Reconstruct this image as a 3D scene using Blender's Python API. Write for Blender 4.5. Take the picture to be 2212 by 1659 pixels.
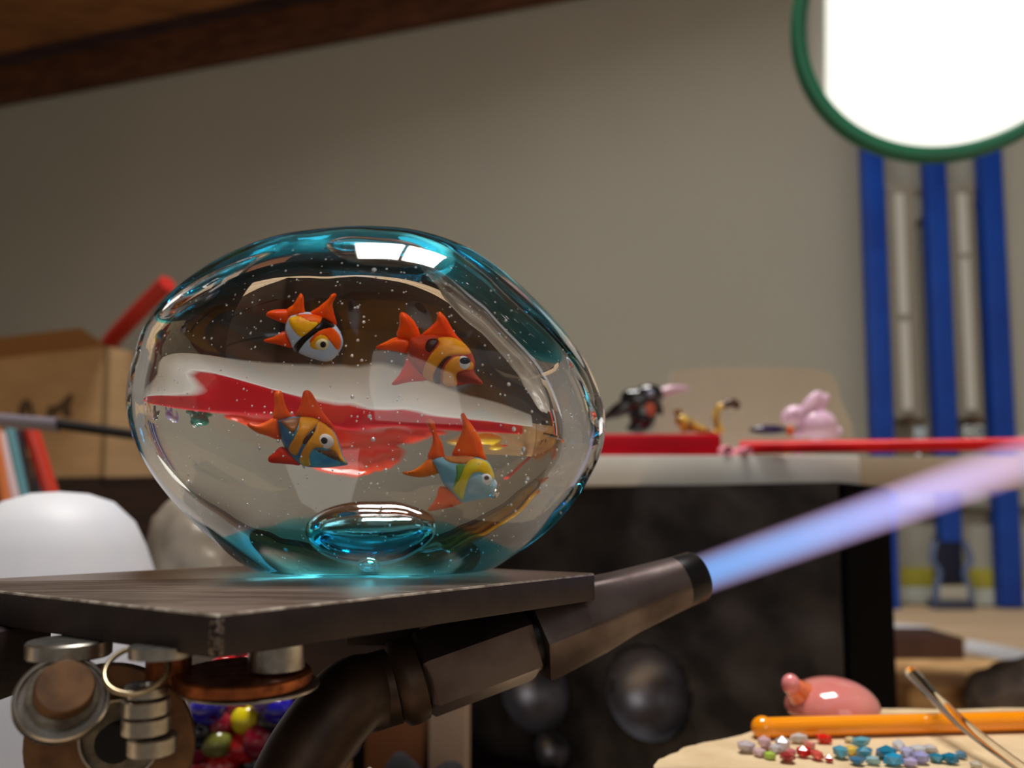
import bpy, bmesh, math, random
from mathutils import Vector, Matrix, noise
from mathutils.geometry import delaunay_2d_cdt

random.seed(7)
scene = bpy.context.scene
for o in list(bpy.data.objects):
    bpy.data.objects.remove(o)
COL = scene.collection

# ------------------------------------------------------------------ camera
F = 1650.0                      # focal length in pixels of the 2212 wide frame
HOR = 1100.0                    # picture row of the horizon
EYE = 0.85
PPY = 976.0                     # row of the optical axis (the frame is a crop of a larger one)
PITCH = math.atan((HOR - PPY) / F)
cd = bpy.data.cameras.new('camera')
cam = bpy.data.objects.new('camera', cd)
COL.objects.link(cam)
cam.location = (0, 0, EYE)
cam.rotation_euler = (math.pi / 2 + PITCH, 0, 0)
cd.sensor_width = 36.0
cd.shift_y = (PPY - 829.5) / 2212
cd.lens = F / 2212 * 36.0
cd.clip_start = 0.005
cd.clip_end = 50
cd.dof.use_dof = True
cd.dof.focus_distance = 0.150
cd.dof.aperture_fstop = 12.5
scene.camera = cam

# ------------------------------------------------------------------ world, light, exposure
w = bpy.data.worlds.new('world')
scene.world = w
w.use_nodes = True
w.node_tree.nodes['Background'].inputs[0].default_value = (0.75, 0.85, 1.0, 1)
w.node_tree.nodes['Background'].inputs[1].default_value = 1.0
scene.view_settings.view_transform = 'Standard'
scene.view_settings.look = 'None'
scene.view_settings.exposure = 0.0
scene.view_settings.gamma = 1.0
scene.view_settings.use_curve_mapping = False
cy = scene.cycles
cy.use_denoising = True
cy.max_bounces = 16
cy.transmission_bounces = 14
cy.glossy_bounces = 8
cy.diffuse_bounces = 4
cy.transparent_max_bounces = 16
cy.volume_bounces = 0
cy.sample_clamp_indirect = 8.0
cy.blur_glossy = 0.5
cy.caustics_reflective = True
cy.caustics_refractive = True
cy.volume_step_rate = 1.0

BEAM_Z = 1.81                    # height of the ceiling edge at the front wall
SLOPE = 0.42                     # the attic ceiling climbs towards the camera
WIN_W, WIN_H = 0.62, 0.40        # daylight roof window above and behind the bench
WIN_C = Vector((0.00, 0.30, 0))
WIN_C.z = BEAM_Z + 0.06 + SLOPE * (1.5 - WIN_C.y) * 0.96
wl = bpy.data.lights.new('window_daylight', 'AREA')
wl.shape = 'RECTANGLE'; wl.size = WIN_W; wl.size_y = WIN_H
wl.energy = 31.0
wl.color = (1.0, 0.98, 0.955)
wlo = bpy.data.objects.new('window_daylight', wl)
COL.objects.link(wlo)
wlo.location = WIN_C
wlo.rotation_euler = (-math.atan(SLOPE), 0, 0)
# second window in the wall behind the photographer, the one the round mirror shows
BW0, BW1, BWZ0, BWZ1 = -0.10, 1.25, 1.15, 2.65
w2 = bpy.data.lights.new('back_window_daylight', 'AREA')
w2.shape = 'RECTANGLE'; w2.size = BW1 - BW0; w2.size_y = BWZ1 - BWZ0
w2.energy = 8.0
w2.color = (1.0, 0.98, 0.94)
w2o = bpy.data.objects.new('back_window_daylight', w2)
COL.objects.link(w2o)
w2o.location = ((BW0 + BW1) / 2, -2.13, (BWZ0 + BWZ1) / 2)
w2o.rotation_euler = (math.pi / 2, 0, 0)

# ------------------------------------------------------------------ helpers
def U(px, py, Y):
    """world point at depth Y (along +Y) seen at picture pixel px, py"""
    u = (px - 1106.0) / F; v = -(py - PPY) / F
    c, s = math.cos(PITCH), math.sin(PITCH)
    d = Vector((u, c - v * s, s + v * c))
    return Vector((0, 0, EYE)) + d * (Y / d.y)

def UZ(px, py, z):
    u = (px - 1106.0) / F; v = -(py - PPY) / F
    c, s = math.cos(PITCH), math.sin(PITCH)
    d = Vector((u, c - v * s, s + v * c))
    return Vector((0, 0, EYE)) + d * ((z - EYE) / d.z)

def lin(c):
    return tuple(((x / 255) / 12.92 if x / 255 <= 0.04045 else ((x / 255 + 0.055) / 1.055) ** 2.4) for x in c)

MATS = {}
def mat(name, rgb=(128, 128, 128), rough=0.5, metal=0.0, trans=0.0, ior=1.45, rgb2=None, nscale=20.0,
        stretch=(1, 1, 1), bump=0.0, bscale=None, spec=0.5, coat=0.0, sss=0.0, contrast=(0.35, 0.65), rough2=None):
    if name in MATS:
        return MATS[name]
    m = bpy.data.materials.new(name); m.use_nodes = True
    nt = m.node_tree; b = nt.nodes['Principled BSDF']
    b.inputs['Base Color'].default_value = (*lin(rgb), 1)
    b.inputs['Roughness'].default_value = rough
    b.inputs['Metallic'].default_value = metal
    b.inputs['Transmission Weight'].default_value = trans
    b.inputs['IOR'].default_value = ior
    b.inputs['Specular IOR Level'].default_value = spec
    b.inputs['Coat Weight'].default_value = coat
    if sss:
        b.inputs['Subsurface Weight'].default_value = sss
        b.inputs['Subsurface Radius'].default_value = (0.003, 0.002, 0.001)
        b.inputs['Subsurface Scale'].default_value = 1.0
    if rgb2 or bump or rough2 is not None:
        tc = nt.nodes.new('ShaderNodeTexCoord')
        mp = nt.nodes.new('ShaderNodeMapping'); mp.inputs['Scale'].default_value = stretch
        nt.links.new(tc.outputs['Object'], mp.inputs['Vector'])
        nz = nt.nodes.new('ShaderNodeTexNoise'); nz.inputs['Scale'].default_value = nscale
        nz.inputs['Detail'].default_value = 6
        nt.links.new(mp.outputs['Vector'], nz.inputs['Vector'])
        cr = nt.nodes.new('ShaderNodeValToRGB')
        cr.color_ramp.elements[0].position = contrast[0]; cr.color_ramp.elements[1].position = contrast[1]
        nt.links.new(nz.outputs['Fac'], cr.inputs['Fac'])
        cr.color_ramp.elements[0].color = (*lin(rgb), 1)
        cr.color_ramp.elements[1].color = (*lin(rgb2 or rgb), 1)
        if rgb2:
            nt.links.new(cr.outputs['Color'], b.inputs['Base Color'])
        if rough2 is not None:
            mr = nt.nodes.new('ShaderNodeMapRange')
            mr.inputs['From Min'].default_value = contrast[0]; mr.inputs['From Max'].default_value = contrast[1]
            mr.inputs['To Min'].default_value = rough; mr.inputs['To Max'].default_value = rough2
            nt.links.new(nz.outputs['Fac'], mr.inputs['Value'])
            nt.links.new(mr.outputs['Result'], b.inputs['Roughness'])
        if bump:
            n2 = nt.nodes.new('ShaderNodeTexNoise'); n2.inputs['Scale'].default_value = bscale or nscale * 3
            n2.inputs['Detail'].default_value = 4
            nt.links.new(mp.outputs['Vector'], n2.inputs['Vector'])
            bp = nt.nodes.new('ShaderNodeBump'); bp.inputs['Strength'].default_value = 0.6
            bp.inputs['Distance'].default_value = bump
            nt.links.new(n2.outputs['Fac'], bp.inputs['Height'])
            nt.links.new(bp.outputs['Normal'], b.inputs['Normal'])
    MATS[name] = m
    return m

ORG = {}
def tag(o, label=None, cat=None, group=None, kind=None):
    if label: o['label'] = label
    if cat: o['category'] = cat
    if group: o['group'] = group
    if kind: o['kind'] = kind
    return o

def thing(name, label, cat, loc, group=None):
    o = bpy.data.objects.new(name, None)
    o.empty_display_size = 0.01
    COL.objects.link(o); o.location = loc
    ORG[o.name] = Vector(loc)
    return tag(o, label, cat, group)

def obj(name, bm, m, parent=None, smooth=True, label=None, origin=None, cat=None, group=None, kind=None, normals=True):
    """world-space bmesh -> one object, its origin at its base (or at its parent's)"""
    if isinstance(m, (list, tuple)): mats = m
    else: mats = [m]
    if normals:
        bmesh.ops.recalc_face_normals(bm, faces=bm.faces)
    if parent is not None:
        org = ORG[parent.name]
    elif origin is not None:
        org = Vector(origin)
    else:
        xs = [v.co.x for v in bm.verts]; ys = [v.co.y for v in bm.verts]; zs = [v.co.z for v in bm.verts]
        org = Vector(((min(xs) + max(xs)) / 2, (min(ys) + max(ys)) / 2, min(zs)))
    for v in bm.verts: v.co -= org
    me = bpy.data.meshes.new(name)
    bm.to_mesh(me); bm.free()
    for mm in mats: me.materials.append(mm)
    if smooth is True:
        me.shade_smooth()
        me.set_sharp_from_angle(angle=math.radians(42))
    elif smooth == 'all':
        me.shade_smooth()
    o = bpy.data.objects.new(name, me)
    COL.objects.link(o)
    if parent is not None:
        o.parent = parent
    else:
        o.location = org
    ORG[o.name] = org
    return tag(o, label, cat, group, kind)

def box(bm, lo, hi, bevel=0.0, M=None, seg=2):
    lo = Vector(lo); hi = Vector(hi)
    c = (lo + hi) / 2; s = hi - lo
    r = bmesh.ops.create_cube(bm, size=1.0)
    vs = r['verts']
    for v in vs: v.co = Vector((v.co.x * s.x, v.co.y * s.y, v.co.z * s.z)) + c
    if bevel:
        es = list({e for v in vs for e in v.link_edges})
        rr = bmesh.ops.bevel(bm, geom=es, offset=bevel, segments=seg, affect='EDGES', profile=0.6)
        vs = list({v for v in rr['verts']} | {v for v in vs if v.is_valid})
    if M is not None:
        for v in vs: v.co = M @ v.co
    return vs

def frame_to(d):
    return Vector((0, 0, 1)).rotation_difference(Vector(d).normalized()).to_matrix().to_4x4()

def cyl(bm, a, b, r0, r1=None, n=24, cap=True, M=None):
    a = Vector(a); b = Vector(b); r1 = r0 if r1 is None else r1
    R = frame_to(b - a)
    A = []; B = []
    for i in range(n):
        t = 2 * math.pi * i / n
        p = Vector((math.cos(t), math.sin(t), 0))
        A.append(bm.verts.new(a + (R @ (p * r0)))); B.append(bm.verts.new(b + (R @ (p * r1))))
    for i in range(n):
        j = (i + 1) % n
        bm.faces.new((A[i], A[j], B[j], B[i]))
    if cap:
        bm.faces.new(A[::-1]); bm.faces.new(B)

def lathe(bm, c, axis, prof, n=32, closed=False, phase=0.0):
    """prof: (radius, height along axis) pairs"""
    R = frame_to(axis); c = Vector(c); rows = []
    for r, h in prof:
        if r < 1e-7:
            rows.append([bm.verts.new(c + R @ Vector((0, 0, h)))])
        else:
            rows.append([bm.verts.new(c + R @ Vector((r * math.cos(phase + 2 * math.pi * i / n), r * math.sin(phase + 2 * math.pi * i / n), h))) for i in range(n)])
    pairs = list(zip(rows, rows[1:]))
    if closed: pairs.append((rows[-1], rows[0]))
    for p, q in pairs:
        for i in range(n):
            j = (i + 1) % n
            if len(p) == 1 and len(q) == 1: continue
            if len(p) == 1: bm.faces.new((p[0], q[i], q[j]))
            elif len(q) == 1: bm.faces.new((p[i], p[j], q[0]))
            else: bm.faces.new((p[i], p[j], q[j], q[i]))

def smooth_path(pts, k=6):
    pts = [Vector(p) for p in pts]; out = []
    for i in range(len(pts) - 1):
        p0 = pts[max(i - 1, 0)]; p1 = pts[i]; p2 = pts[i + 1]; p3 = pts[min(i + 2, len(pts) - 1)]
        for j in range(k):
            t = j / k
            out.append(0.5 * ((2 * p1) + (p2 - p0) * t + (2 * p0 - 5 * p1 + 4 * p2 - p3) * t * t + (3 * p1 - p0 - 3 * p2 + p3) * t ** 3))
    out.append(pts[-1])
    return out

def tube(bm, pts, rad, n=14, k=6, cap=True):
    P = smooth_path(pts, k) if k else [Vector(p) for p in pts]
    m = len(P)
    if not isinstance(rad, (list, tuple)): R = [rad] * m
    else:
        R = []
        for i in range(m):
            t = i / (m - 1) * (len(rad) - 1); a = int(t); b = min(a + 1, len(rad) - 1)
            R.append(rad[a] + (rad[b] - rad[a]) * (t - a))
    T = [(P[min(i + 1, m - 1)] - P[max(i - 1, 0)]).normalized() for i in range(m)]
    up = Vector((0, 0, 1)) if abs(T[0].z) < 0.9 else Vector((0, 1, 0))
    N = T[0].cross(up).normalized(); rows = []
    for i in range(m):
        N = (N - T[i] * N.dot(T[i])).normalized(); B = T[i].cross(N)
        rows.append([bm.verts.new(P[i] + (N * math.cos(2 * math.pi * j / n) + B * math.sin(2 * math.pi * j / n)) * R[i]) for j in range(n)])
    for p, q in zip(rows, rows[1:]):
        for i in range(n):
            j = (i + 1) % n; bm.faces.new((p[i], p[j], q[j], q[i]))
    if cap:
        bm.faces.new(rows[0][::-1]); bm.faces.new(rows[-1])

def ball(bm, c, r, sub=2, M=None):
    rr = (r, r, r) if not isinstance(r, (tuple, list)) else r
    res = bmesh.ops.create_icosphere(bm, subdivisions=sub, radius=1.0)
    for v in res['verts']:
        p = Vector((v.co.x * rr[0], v.co.y * rr[1], v.co.z * rr[2]))
        if M is not None: p = M @ p
        v.co = p + Vector(c)
    return res['verts']

def prism(bm, pts, z0, z1, bevel=0.0, seg=2):
    a = [bm.verts.new((p[0], p[1], z0)) for p in pts]; b = [bm.verts.new((p[0], p[1], z1)) for p in pts]
    n = len(pts)
    bm.faces.new(a[::-1]); bm.faces.new(b)
    for i in range(n):
        j = (i + 1) % n; bm.faces.new((a[i], a[j], b[j], b[i]))
    if bevel:
        bmesh.ops.recalc_face_normals(bm, faces=bm.faces)
        bmesh.ops.bevel(bm, geom=list(bm.edges), offset=bevel, segments=seg, affect='EDGES', profile=0.6)

def NB(): return bmesh.new()

def catmull(P, k=4):
    n = len(P); out = []
    P = [Vector((p[0], p[1])) for p in P]
    for i in range(n):
        p0, p1, p2, p3 = P[i - 1], P[i], P[(i + 1) % n], P[(i + 2) % n]
        for j in range(k):
            t = j / k
            out.append(0.5 * ((2 * p1) + (p2 - p0) * t + (2 * p0 - 5 * p1 + 4 * p2 - p3) * t * t + (3 * p1 - p0 - 3 * p2 + p3) * t ** 3))
    return out

def inside(p, poly):
    c = False; n = len(poly); j = n - 1
    for i in range(n):
        a, b = poly[i], poly[j]
        if (a[1] > p[1]) != (b[1] > p[1]) and p[0] < (b[0] - a[0]) * (p[1] - a[1]) / (b[1] - a[1] + 1e-12) + a[0]:
            c = not c
        j = i
    return c

def dist(p, poly):
    best = 1e9; n = len(poly)
    px, py = p[0], p[1]
    for i in range(n):
        ax, ay = poly[i][0], poly[i][1]; bx, by = poly[(i + 1) % n][0], poly[(i + 1) % n][1]
        dx, dy = bx - ax, by - ay
        L = dx * dx + dy * dy
        t = 0 if L < 1e-12 else max(0, min(1, ((px - ax) * dx + (py - ay) * dy) / L))
        d = math.hypot(px - ax - dx * t, py - ay - dy * t)
        if d < best: best = d
    return best

# ------------------------------------------------------------------ setting materials
M_wall = mat('painted wall', (172, 170, 157), 0.9, rgb2=(180, 177, 163), nscale=1.3, bump=0.0006, bscale=90)
M_wood = mat('brown stained wood', (70, 38, 20), 0.6, rgb2=(104, 60, 34), nscale=6, stretch=(1, 9, 9), bump=0.0008)
M_plank = mat('ceiling plank wood', (120, 78, 42), 0.6, rgb2=(158, 106, 60), nscale=6, stretch=(1, 9, 9), bump=0.0008)
M_bench = mat('bench wood', (204, 172, 134), 0.6, rgb2=(228, 202, 166), nscale=5, stretch=(1, 12, 6), bump=0.0004)
M_floor = mat('floor', (118, 112, 106), 0.7, rgb2=(136, 130, 122), nscale=4)
M_grey = mat('plaster', (200, 197, 190), 0.9, rgb2=(206, 203, 196), nscale=2)
M_frame = mat('white window frame', (225, 222, 212), 0.4)

# ------------------------------------------------------------------ the room
WT = Vector((1, -0.287, 0)).normalized()           # the front wall runs nearer to the right
WN = Vector((-WT.y, WT.x, 0))                      # away from the camera
WP = Vector((0, 1.50, 0))
def wall_mat(o=WP, z=0.0):
    return Matrix(((WT.x, WN.x, 0, o.x), (WT.y, WN.y, 0, o.y), (0, 0, 1, z), (0, 0, 0, 1)))
WM = wall_mat()
def wall_pt(px, py):
    c = Vector((0, 0, EYE)); d = U(px, py, 1.0) - c
    return c + d * ((WP - c).dot(WN) / d.dot(WN))

b = NB(); box(b, (-2.6, 0, 0), (1.9, 0.08, 1.95), M=WM)
obj('wall_front', b, M_wall, kind='structure', smooth=False)
b = NB(); box(b, (-2.48, -2.3, 0), (-2.4, 2.3, 3.7)); obj('wall_left', b, M_grey, kind='structure', smooth=False)
b = NB(); box(b, (1.75, -2.3, 0), (1.83, 0.9, 3.7)); obj('wall_right', b, M_grey, kind='structure', smooth=False)
wb = NB()
box(wb, (-2.48, -2.28, 0), (1.83, -2.2, 3.6)); x0, x1, z0, z1 = WIN_C.x - WIN_W / 2, WIN_C.x + WIN_W / 2, WIN_C.z - WIN_H / 2, WIN_C.z + WIN_H / 2
obj('wall_back', wb, M_grey, kind='structure', smooth=False)
fr = NB()
WMX = Matrix.Translation(WIN_C) @ Matrix.Rotation(-math.atan(SLOPE), 4, 'X')
hw, hh2 = WIN_W / 2, WIN_H / 2
for lo, hi in (((-hw - .07, -hh2 - .07, -.03), (-hw, hh2 + .07, .05)), ((hw, -hh2 - .07, -.03), (hw + .07, hh2 + .07, .05)),
               ((-hw, -hh2 - .07, -.03), (hw, -hh2, .05)), ((-hw, hh2, -.03), (hw, hh2 + .07, .05)), ((-.018, -hh2, -.03), (.018, hh2, -.004))):
    box(fr, lo, hi, 0.004, M=WMX)
obj('window_1', fr, M_frame, kind='structure')
fr = NB()
for lo, hi in (((BW0 - .06, -2.2, BWZ0 - .06), (BW0, -2.10, BWZ1 + .06)), ((BW1, -2.2, BWZ0 - .06), (BW1 + .06, -2.10, BWZ1 + .06)),
               ((BW0, -2.2, BWZ0 - .06), (BW1, -2.10, BWZ0)), ((BW0, -2.2, BWZ1), (BW1, -2.10, BWZ1 + .06))):
    box(fr, lo, hi, 0.004)
obj('window_2', fr, M_frame, kind='structure')
b = NB(); box(b, (-2.48, -2.28, -0.05), (1.83, 2.4, 0)); obj('floor', b, M_floor, kind='structure', smooth=False)

# beam along the wall top; ceiling planks climb from it towards the camera
beam_z = wall_pt(0, 232).z
b = NB(); box(b, (-2.5, -0.022, beam_z), (1.8, -0.001, beam_z + 0.095), 0.004, M=WM)
obj('trim_1', b, M_wood, kind='structure', smooth=True)
croot = tag(bpy.data.objects.new('ceiling', None), kind='structure'); COL.objects.link(croot); ORG['ceiling'] = Vector()
SL = SLOPE
pw = 0.16
for i in range(24):
    u0 = -0.05 - i * pw; u1 = u0 - pw + 0.004
    b = NB()
    zz = lambda u: beam_z + 0.105 + SL * (-u - 0.05)
    vs = []
    for (a, u, dz) in ((-2.5, u0, 0), (1.85, u0, 0), (1.85, u1, 0), (-2.5, u1, 0), (-2.5, u0, .02), (1.85, u0, .02), (1.85, u1, .02), (-2.5, u1, .02)):
        vs.append(b.verts.new(WM @ Vector((a, u, zz(u) + dz))))
    for f in ((0, 1, 2, 3), (4, 5, 6, 7), (0, 1, 5, 4), (1, 2, 6, 5), (2, 3, 7, 6), (3, 0, 4, 7)):
        b.faces.new([vs[k] for k in f])
    obj('plank', b, M_plank, croot, smooth=False)
b = NB()
vs = [b.verts.new(WM @ Vector(p)) for p in ((-2.9, .1, beam_z + .10), (2.2, .1, beam_z + .10), (2.2, -4.2, beam_z + .14 + SL * 4.15), (-2.9, -4.2, beam_z + .14 + SL * 4.15))]
b.faces.new(vs)
obj('ceiling_board', b, M_wood, croot, smooth=False)

# the bench
BZ = 0.69
bench = thing('workbench', 'wide light brown wooden workbench everything stands on', 'workbench', (0, 0.4, 0))
bm_ = [(-1.5, -0.1), (1.2, -0.1), (1.2, 1.50 - .287 * 1.2 - .03), (-1.5, 1.50 + .287 * 1.5 - .03)]
for i in range(12):
    ya = -0.1 + i * 0.176; yb = ya + 0.1745
    def yl(x): return 1.50 - .287 * x - .012
    pts = [(-1.5, ya), (1.2, ya), (1.2, yb), (-1.5, yb)]
    # trim the rear boards along the wall
    q = []
    for k in range(4):
        p, n = pts[k], pts[(k + 1) % 4]
        ip, inn = p[1] <= yl(p[0]), n[1] <= yl(n[0])
        if ip: q.append(p)
        if ip != inn:
            t = (yl(p[0]) - p[1]) / ((n[1] - p[1]) + .287 * (n[0] - p[0]))
            q.append((p[0] + t * (n[0] - p[0]), p[1] + t * (n[1] - p[1])))
    if len(q) < 3: continue
    b = NB(); prism(b, q, BZ - 0.04, BZ, 0.0012, 1)
    obj('plank', b, M_bench, bench)
for (x, y) in ((-1.35, 0), (1.05, 0), (-1.35, 1.1), (1.05, .6)):
    b = NB(); box(b, (x - .04, y - .04, 0), (x + .04, y + .04, BZ - .04), .004); obj('leg', b, M_bench, bench)

# yellow strip and pale strip at the foot of the wall
b = NB(); box(b, (-.2, -.012, BZ + .003), (1.5, -.001, BZ + .030), .001, M=WM)
obj('baseboard_front', b, mat('pale strip', (190, 196, 186), .6), kind='structure')
b = NB(); box(b, (-.2, -.010, BZ + .0305), (1.5, -.001, BZ + .062), .001, M=WM)
obj('trim_2', b, mat('yellow strip', (176, 168, 60), .6), kind='structure')
b = NB(); cyl(b, WM @ Vector((.1, -.012, BZ + .165)), WM @ Vector((1.5, -.012, BZ + .155)), .006, n=10)
obj('wall_cable', b, mat('grey cable', (96, 90, 74), .7), label='thin grey cable running along the wall behind the blue rack', cat='cable')

# ------------------------------------------------------------------ steel plate on the torch
T = 0.0062
PZ = EYE - 0.01466            # plate top
PN = UZ(466, 1327, PZ); PR = UZ(1289, 1238, PZ); PL = UZ(-170, 1258, PZ); PF = UZ(700, 1211, PZ)
M_side = mat('dark scaled steel', (34, 24, 26), 0.5, metal=0.3, rgb2=(48, 37, 37), nscale=160, bump=0.00012, bscale=900)
M_edge = mat('bright worn steel edge', (206, 196, 182), 0.35, metal=0.55, rgb2=(130, 116, 104), nscale=420)
M_corner = mat('chipped corner steel', (44, 34, 34), 0.4, metal=0.5, rgb2=(150, 138, 128), nscale=1500, contrast=(.45, .75))
M_top = mat('brushed steel top', (138, 120, 108), 0.30, metal=0.9, rgb2=(160, 144, 132), nscale=60, stretch=(1, 14, 1), bump=0.00002, bscale=300, rough2=0.40)
b = NB()
pl = [(p.x, p.y) for p in (PN, PR, PF, PL)]
prism(b, pl, PZ - T, PZ)
bmesh.ops.recalc_face_normals(b, faces=b.faces)
ve = [e for e in b.edges if abs(e.verts[0].co.z - e.verts[1].co.z) > T / 2]
bmesh.ops.bevel(b, geom=ve, offset=.0013, segments=4, affect='EDGES', profile=.5)
he = [e for e in b.edges if abs(e.verts[0].co.z - e.verts[1].co.z) < 1e-6 and abs(e.link_faces[0].normal.z - e.link_faces[1].normal.z) > .5]
bmesh.ops.bevel(b, geom=he, offset=.00042, segments=2, affect='EDGES', profile=.5)
bmesh.ops.recalc_face_normals(b, faces=b.faces)
for f in b.faces:
    nz = f.normal.z
    cc0 = f.calc_center_median()
    corner = abs(nz) < .2 and (cc0.xy - PN.xy).length < .0012 and f.calc_area() < .000006
    f.material_index = 2 if nz > .99 else (1 if nz > .2 else (3 if corner else 0))
plate = thing('torch_plate', 'thick dark steel plate with worn bright edges that the glass stands on', 'steel plate', ((PN.x + PF.x) / 2, (PN.y + PF.y) / 2, PZ - T))
obj('plate', b, [M_side, M_edge, M_top, M_corner], plate)
# dark clamp bar at the left under the plate
b = NB(); box(b, (-0.150, .128, EYE - .0335), (-0.0885, .150, PZ - T), .002)
obj('clamp_bar', b, M_side, plate, label='dark steel clamp bar under the left end')

# ------------------------------------------------------------------ torch
M_tor = mat('heat-darkened steel', (100, 88, 86), 0.36, metal=0.8, rgb2=(66, 54, 52), nscale=60, bump=0.00006, bscale=700, rough2=.5)
M_pipe = mat('brown oxidised pipe', (74, 56, 44), 0.46, metal=0.6, rgb2=(46, 34, 28), nscale=90, bump=0.00006, bscale=800)
M_soot = mat('black nozzle', (24, 22, 24), 0.35, metal=0.6)
A0 = Vector((-0.0205, .174, EYE - .0372))       # rear end of the barrel
A1 = Vector((0.0474, .197, EYE - .0170))        # nozzle mouth
AX = (A1 - A0).normalized(); LEN = (A1 - A0).length
torch = thing('bench_torch', 'steel bench torch with curved pipe and burning nozzle under the plate', 'torch', (-0.05, .15, BZ))
b = NB(); lathe(b, A0, AX, [(0, .0), (.0088, .0), (.0100, .0012), (.0100, .0245), (.0096, .0258), (0, .0258)], n=6, phase=.35)
obj('hex_body', b, M_tor, torch, smooth=False)
b = NB(); lathe(b, A0, AX, [(0, .0259), (.0080, .0259), (.0080, .0275), (0, .0275)], n=28)
obj('joint_ring', b, M_soot, torch)
# tapered faceted piece that turns into a round nozzle
b = NB(); rows = []
for h, r, k in ((.0276, .0104, 0), (.0290, .0105, 0), (.043, .0093, .25), (.052, .0081, .75), (.062, .0072, 1), (LEN - .006, .0067, 1)):
    R = frame_to(AX); row = []
    for i in range(48):
        t = 2 * math.pi * i / 48
        a6 = ((t + math.pi / 6) % (math.pi / 3)) - math.pi / 6
        hexr = math.cos(math.pi / 6) / math.cos(a6) * 1.08
        rr = r * (hexr * (1 - k) + k)
        row.append(b.verts.new(A0 + R @ Vector((rr * math.cos(t + .35), rr * math.sin(t + .35), h))))
    rows.append(row)
for p, q in zip(rows, rows[1:]):
    for i in range(48): b.faces.new((p[i], p[(i + 1) % 48], q[(i + 1) % 48], q[i]))
b.faces.new(rows[0][::-1])
obj('tapered_barrel', b, M_tor, torch)
b = NB(); lathe(b, A0, AX, [(.0067, LEN - .006), (.0066, LEN - .0008), (.0062, LEN), (.0052, LEN), (.0050, LEN - .008), (0, LEN - .008)], n=48)
obj('nozzle', b, M_soot, torch, label='black sooty nozzle rim')
b = NB(); lathe(b, A0, AX, [(0, -.0065), (.0078, -.0065), (.0094, -.0050), (.0096, -.003), (.0092, -.0006), (.0080, 0), (0, 0)], n=40)
obj('collar', b, M_pipe, torch)
pa = A0 - AX * .006
b = NB(); tube(b, [pa, pa - AX * .005 + Vector((0, 0, .0003)), Vector((-.0350, .165, EYE - .0405)), Vector((-.0425, .159, EYE - .0510)), Vector((-.0462, .155, EYE - .064)),
                  Vector((-.0475, .153, EYE - .084)), Vector((-.0475, .153, BZ + .006))], .0083, n=32, k=8)
obj('feed_pipe', b, M_pipe, torch)
b = NB(); lathe(b, (-.0475, .153, BZ), (0, 0, 1), [(0, 0), (.024, 0), (.025, .001), (.025, .005), (.0235, .006), (0, .006)], n=40)
obj('foot_flange', b, M_pipe, torch)
b = NB(); box(b, (-.040, .186, PZ - T - .012), (-.022, .200, PZ - T), .001)
obj('plate_bracket', b, M_side, plate, label='small dark bracket joining the plate to the torch')

# flame: a burning volume, local +Z runs along the jet
fm = bpy.data.materials.new('gas flame'); fm.use_nodes = True
nt = fm.node_tree; nt.nodes.clear()
out = nt.nodes.new('ShaderNodeOutputMaterial'); em = nt.nodes.new('ShaderNodeEmission')
tc = nt.nodes.new('ShaderNodeTexCoord'); sp = nt.nodes.new('ShaderNodeSeparateXYZ')
nt.links.new(tc.outputs['Object'], sp.inputs[0])
def math_node(op, a, bb, clamp=False):
    n = nt.nodes.new('ShaderNodeMath'); n.operation = op; n.use_clamp = clamp
    for i, v in enumerate((a, bb)):
        if v is None: continue
        if isinstance(v, (int, float)): n.inputs[i].default_value = v
        else: nt.links.new(v, n.inputs[i])
    return n.outputs[0]
FL = 0.24
t_ = math_node('DIVIDE', sp.outputs['Z'], FL)
r2 = math_node('SQRT', math_node('ADD', math_node('POWER', sp.outputs['X'], 2.0), math_node('POWER', sp.outputs['Y'], 2.0)), None)
rad = math_node('ADD', math_node('MULTIPLY', sp.outputs['Z'], .022), .0058)
q_ = math_node('DIVIDE', r2, rad)
fall = math_node('POWER', math_node('SUBTRACT', 1.0, math_node('POWER', q_, 2.0), True), .9)
cr = nt.nodes.new('ShaderNodeValToRGB')
els = [(0.0, (.15, .46, 1.0)), (.14, (.27, .48, 1.0)), (.30, (.50, .50, 1.0)), (.50, (.76, .56, .88)), (.75, (.8, .52, .5)), (1.0, (.7, .45, .3))]
cr.color_ramp.elements[0].position = 0; cr.color_ramp.elements[0].color = (*els[0][1], 1)
cr.color_ramp.elements[1].position = 1; cr.color_ramp.elements[1].color = (*els[-1][1], 1)
for p, c in els[1:-1]:
    e = cr.color_ramp.elements.new(p); e.color = (*c, 1)
nt.links.new(t_, cr.inputs['Fac'])
cs = nt.nodes.new('ShaderNodeValToRGB')
cs.color_ramp.elements[0].position = 0; cs.color_ramp.elements[0].color = (1, 1, 1, 1)
cs.color_ramp.elements[1].position = 1; cs.color_ramp.elements[1].color = (0, 0, 0, 1)
for p, v in ((.25, .80), (.42, .46), (.60, .19), (.8, .07)):
    e = cs.color_ramp.elements.new(p); e.color = (v, v, v, 1)
nt.links.new(t_, cs.inputs['Fac'])
st = math_node('MULTIPLY', math_node('MULTIPLY', fall, cs.outputs['Color']), 98.0)
mx = nt.nodes.new('ShaderNodeMix'); mx.data_type = 'RGBA'
nt.links.new(math_node('MULTIPLY', math_node('POWER', q_, 3.0), .9, True), mx.inputs[0])
nt.links.new(cr.outputs['Color'], mx.inputs[6]); mx.inputs[7].default_value = (.80, .42, .62, 1)
nt.links.new(mx.outputs[2], em.inputs['Color']); nt.links.new(st, em.inputs['Strength'])
nt.links.new(em.outputs[0], out.inputs['Volume'])
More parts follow.
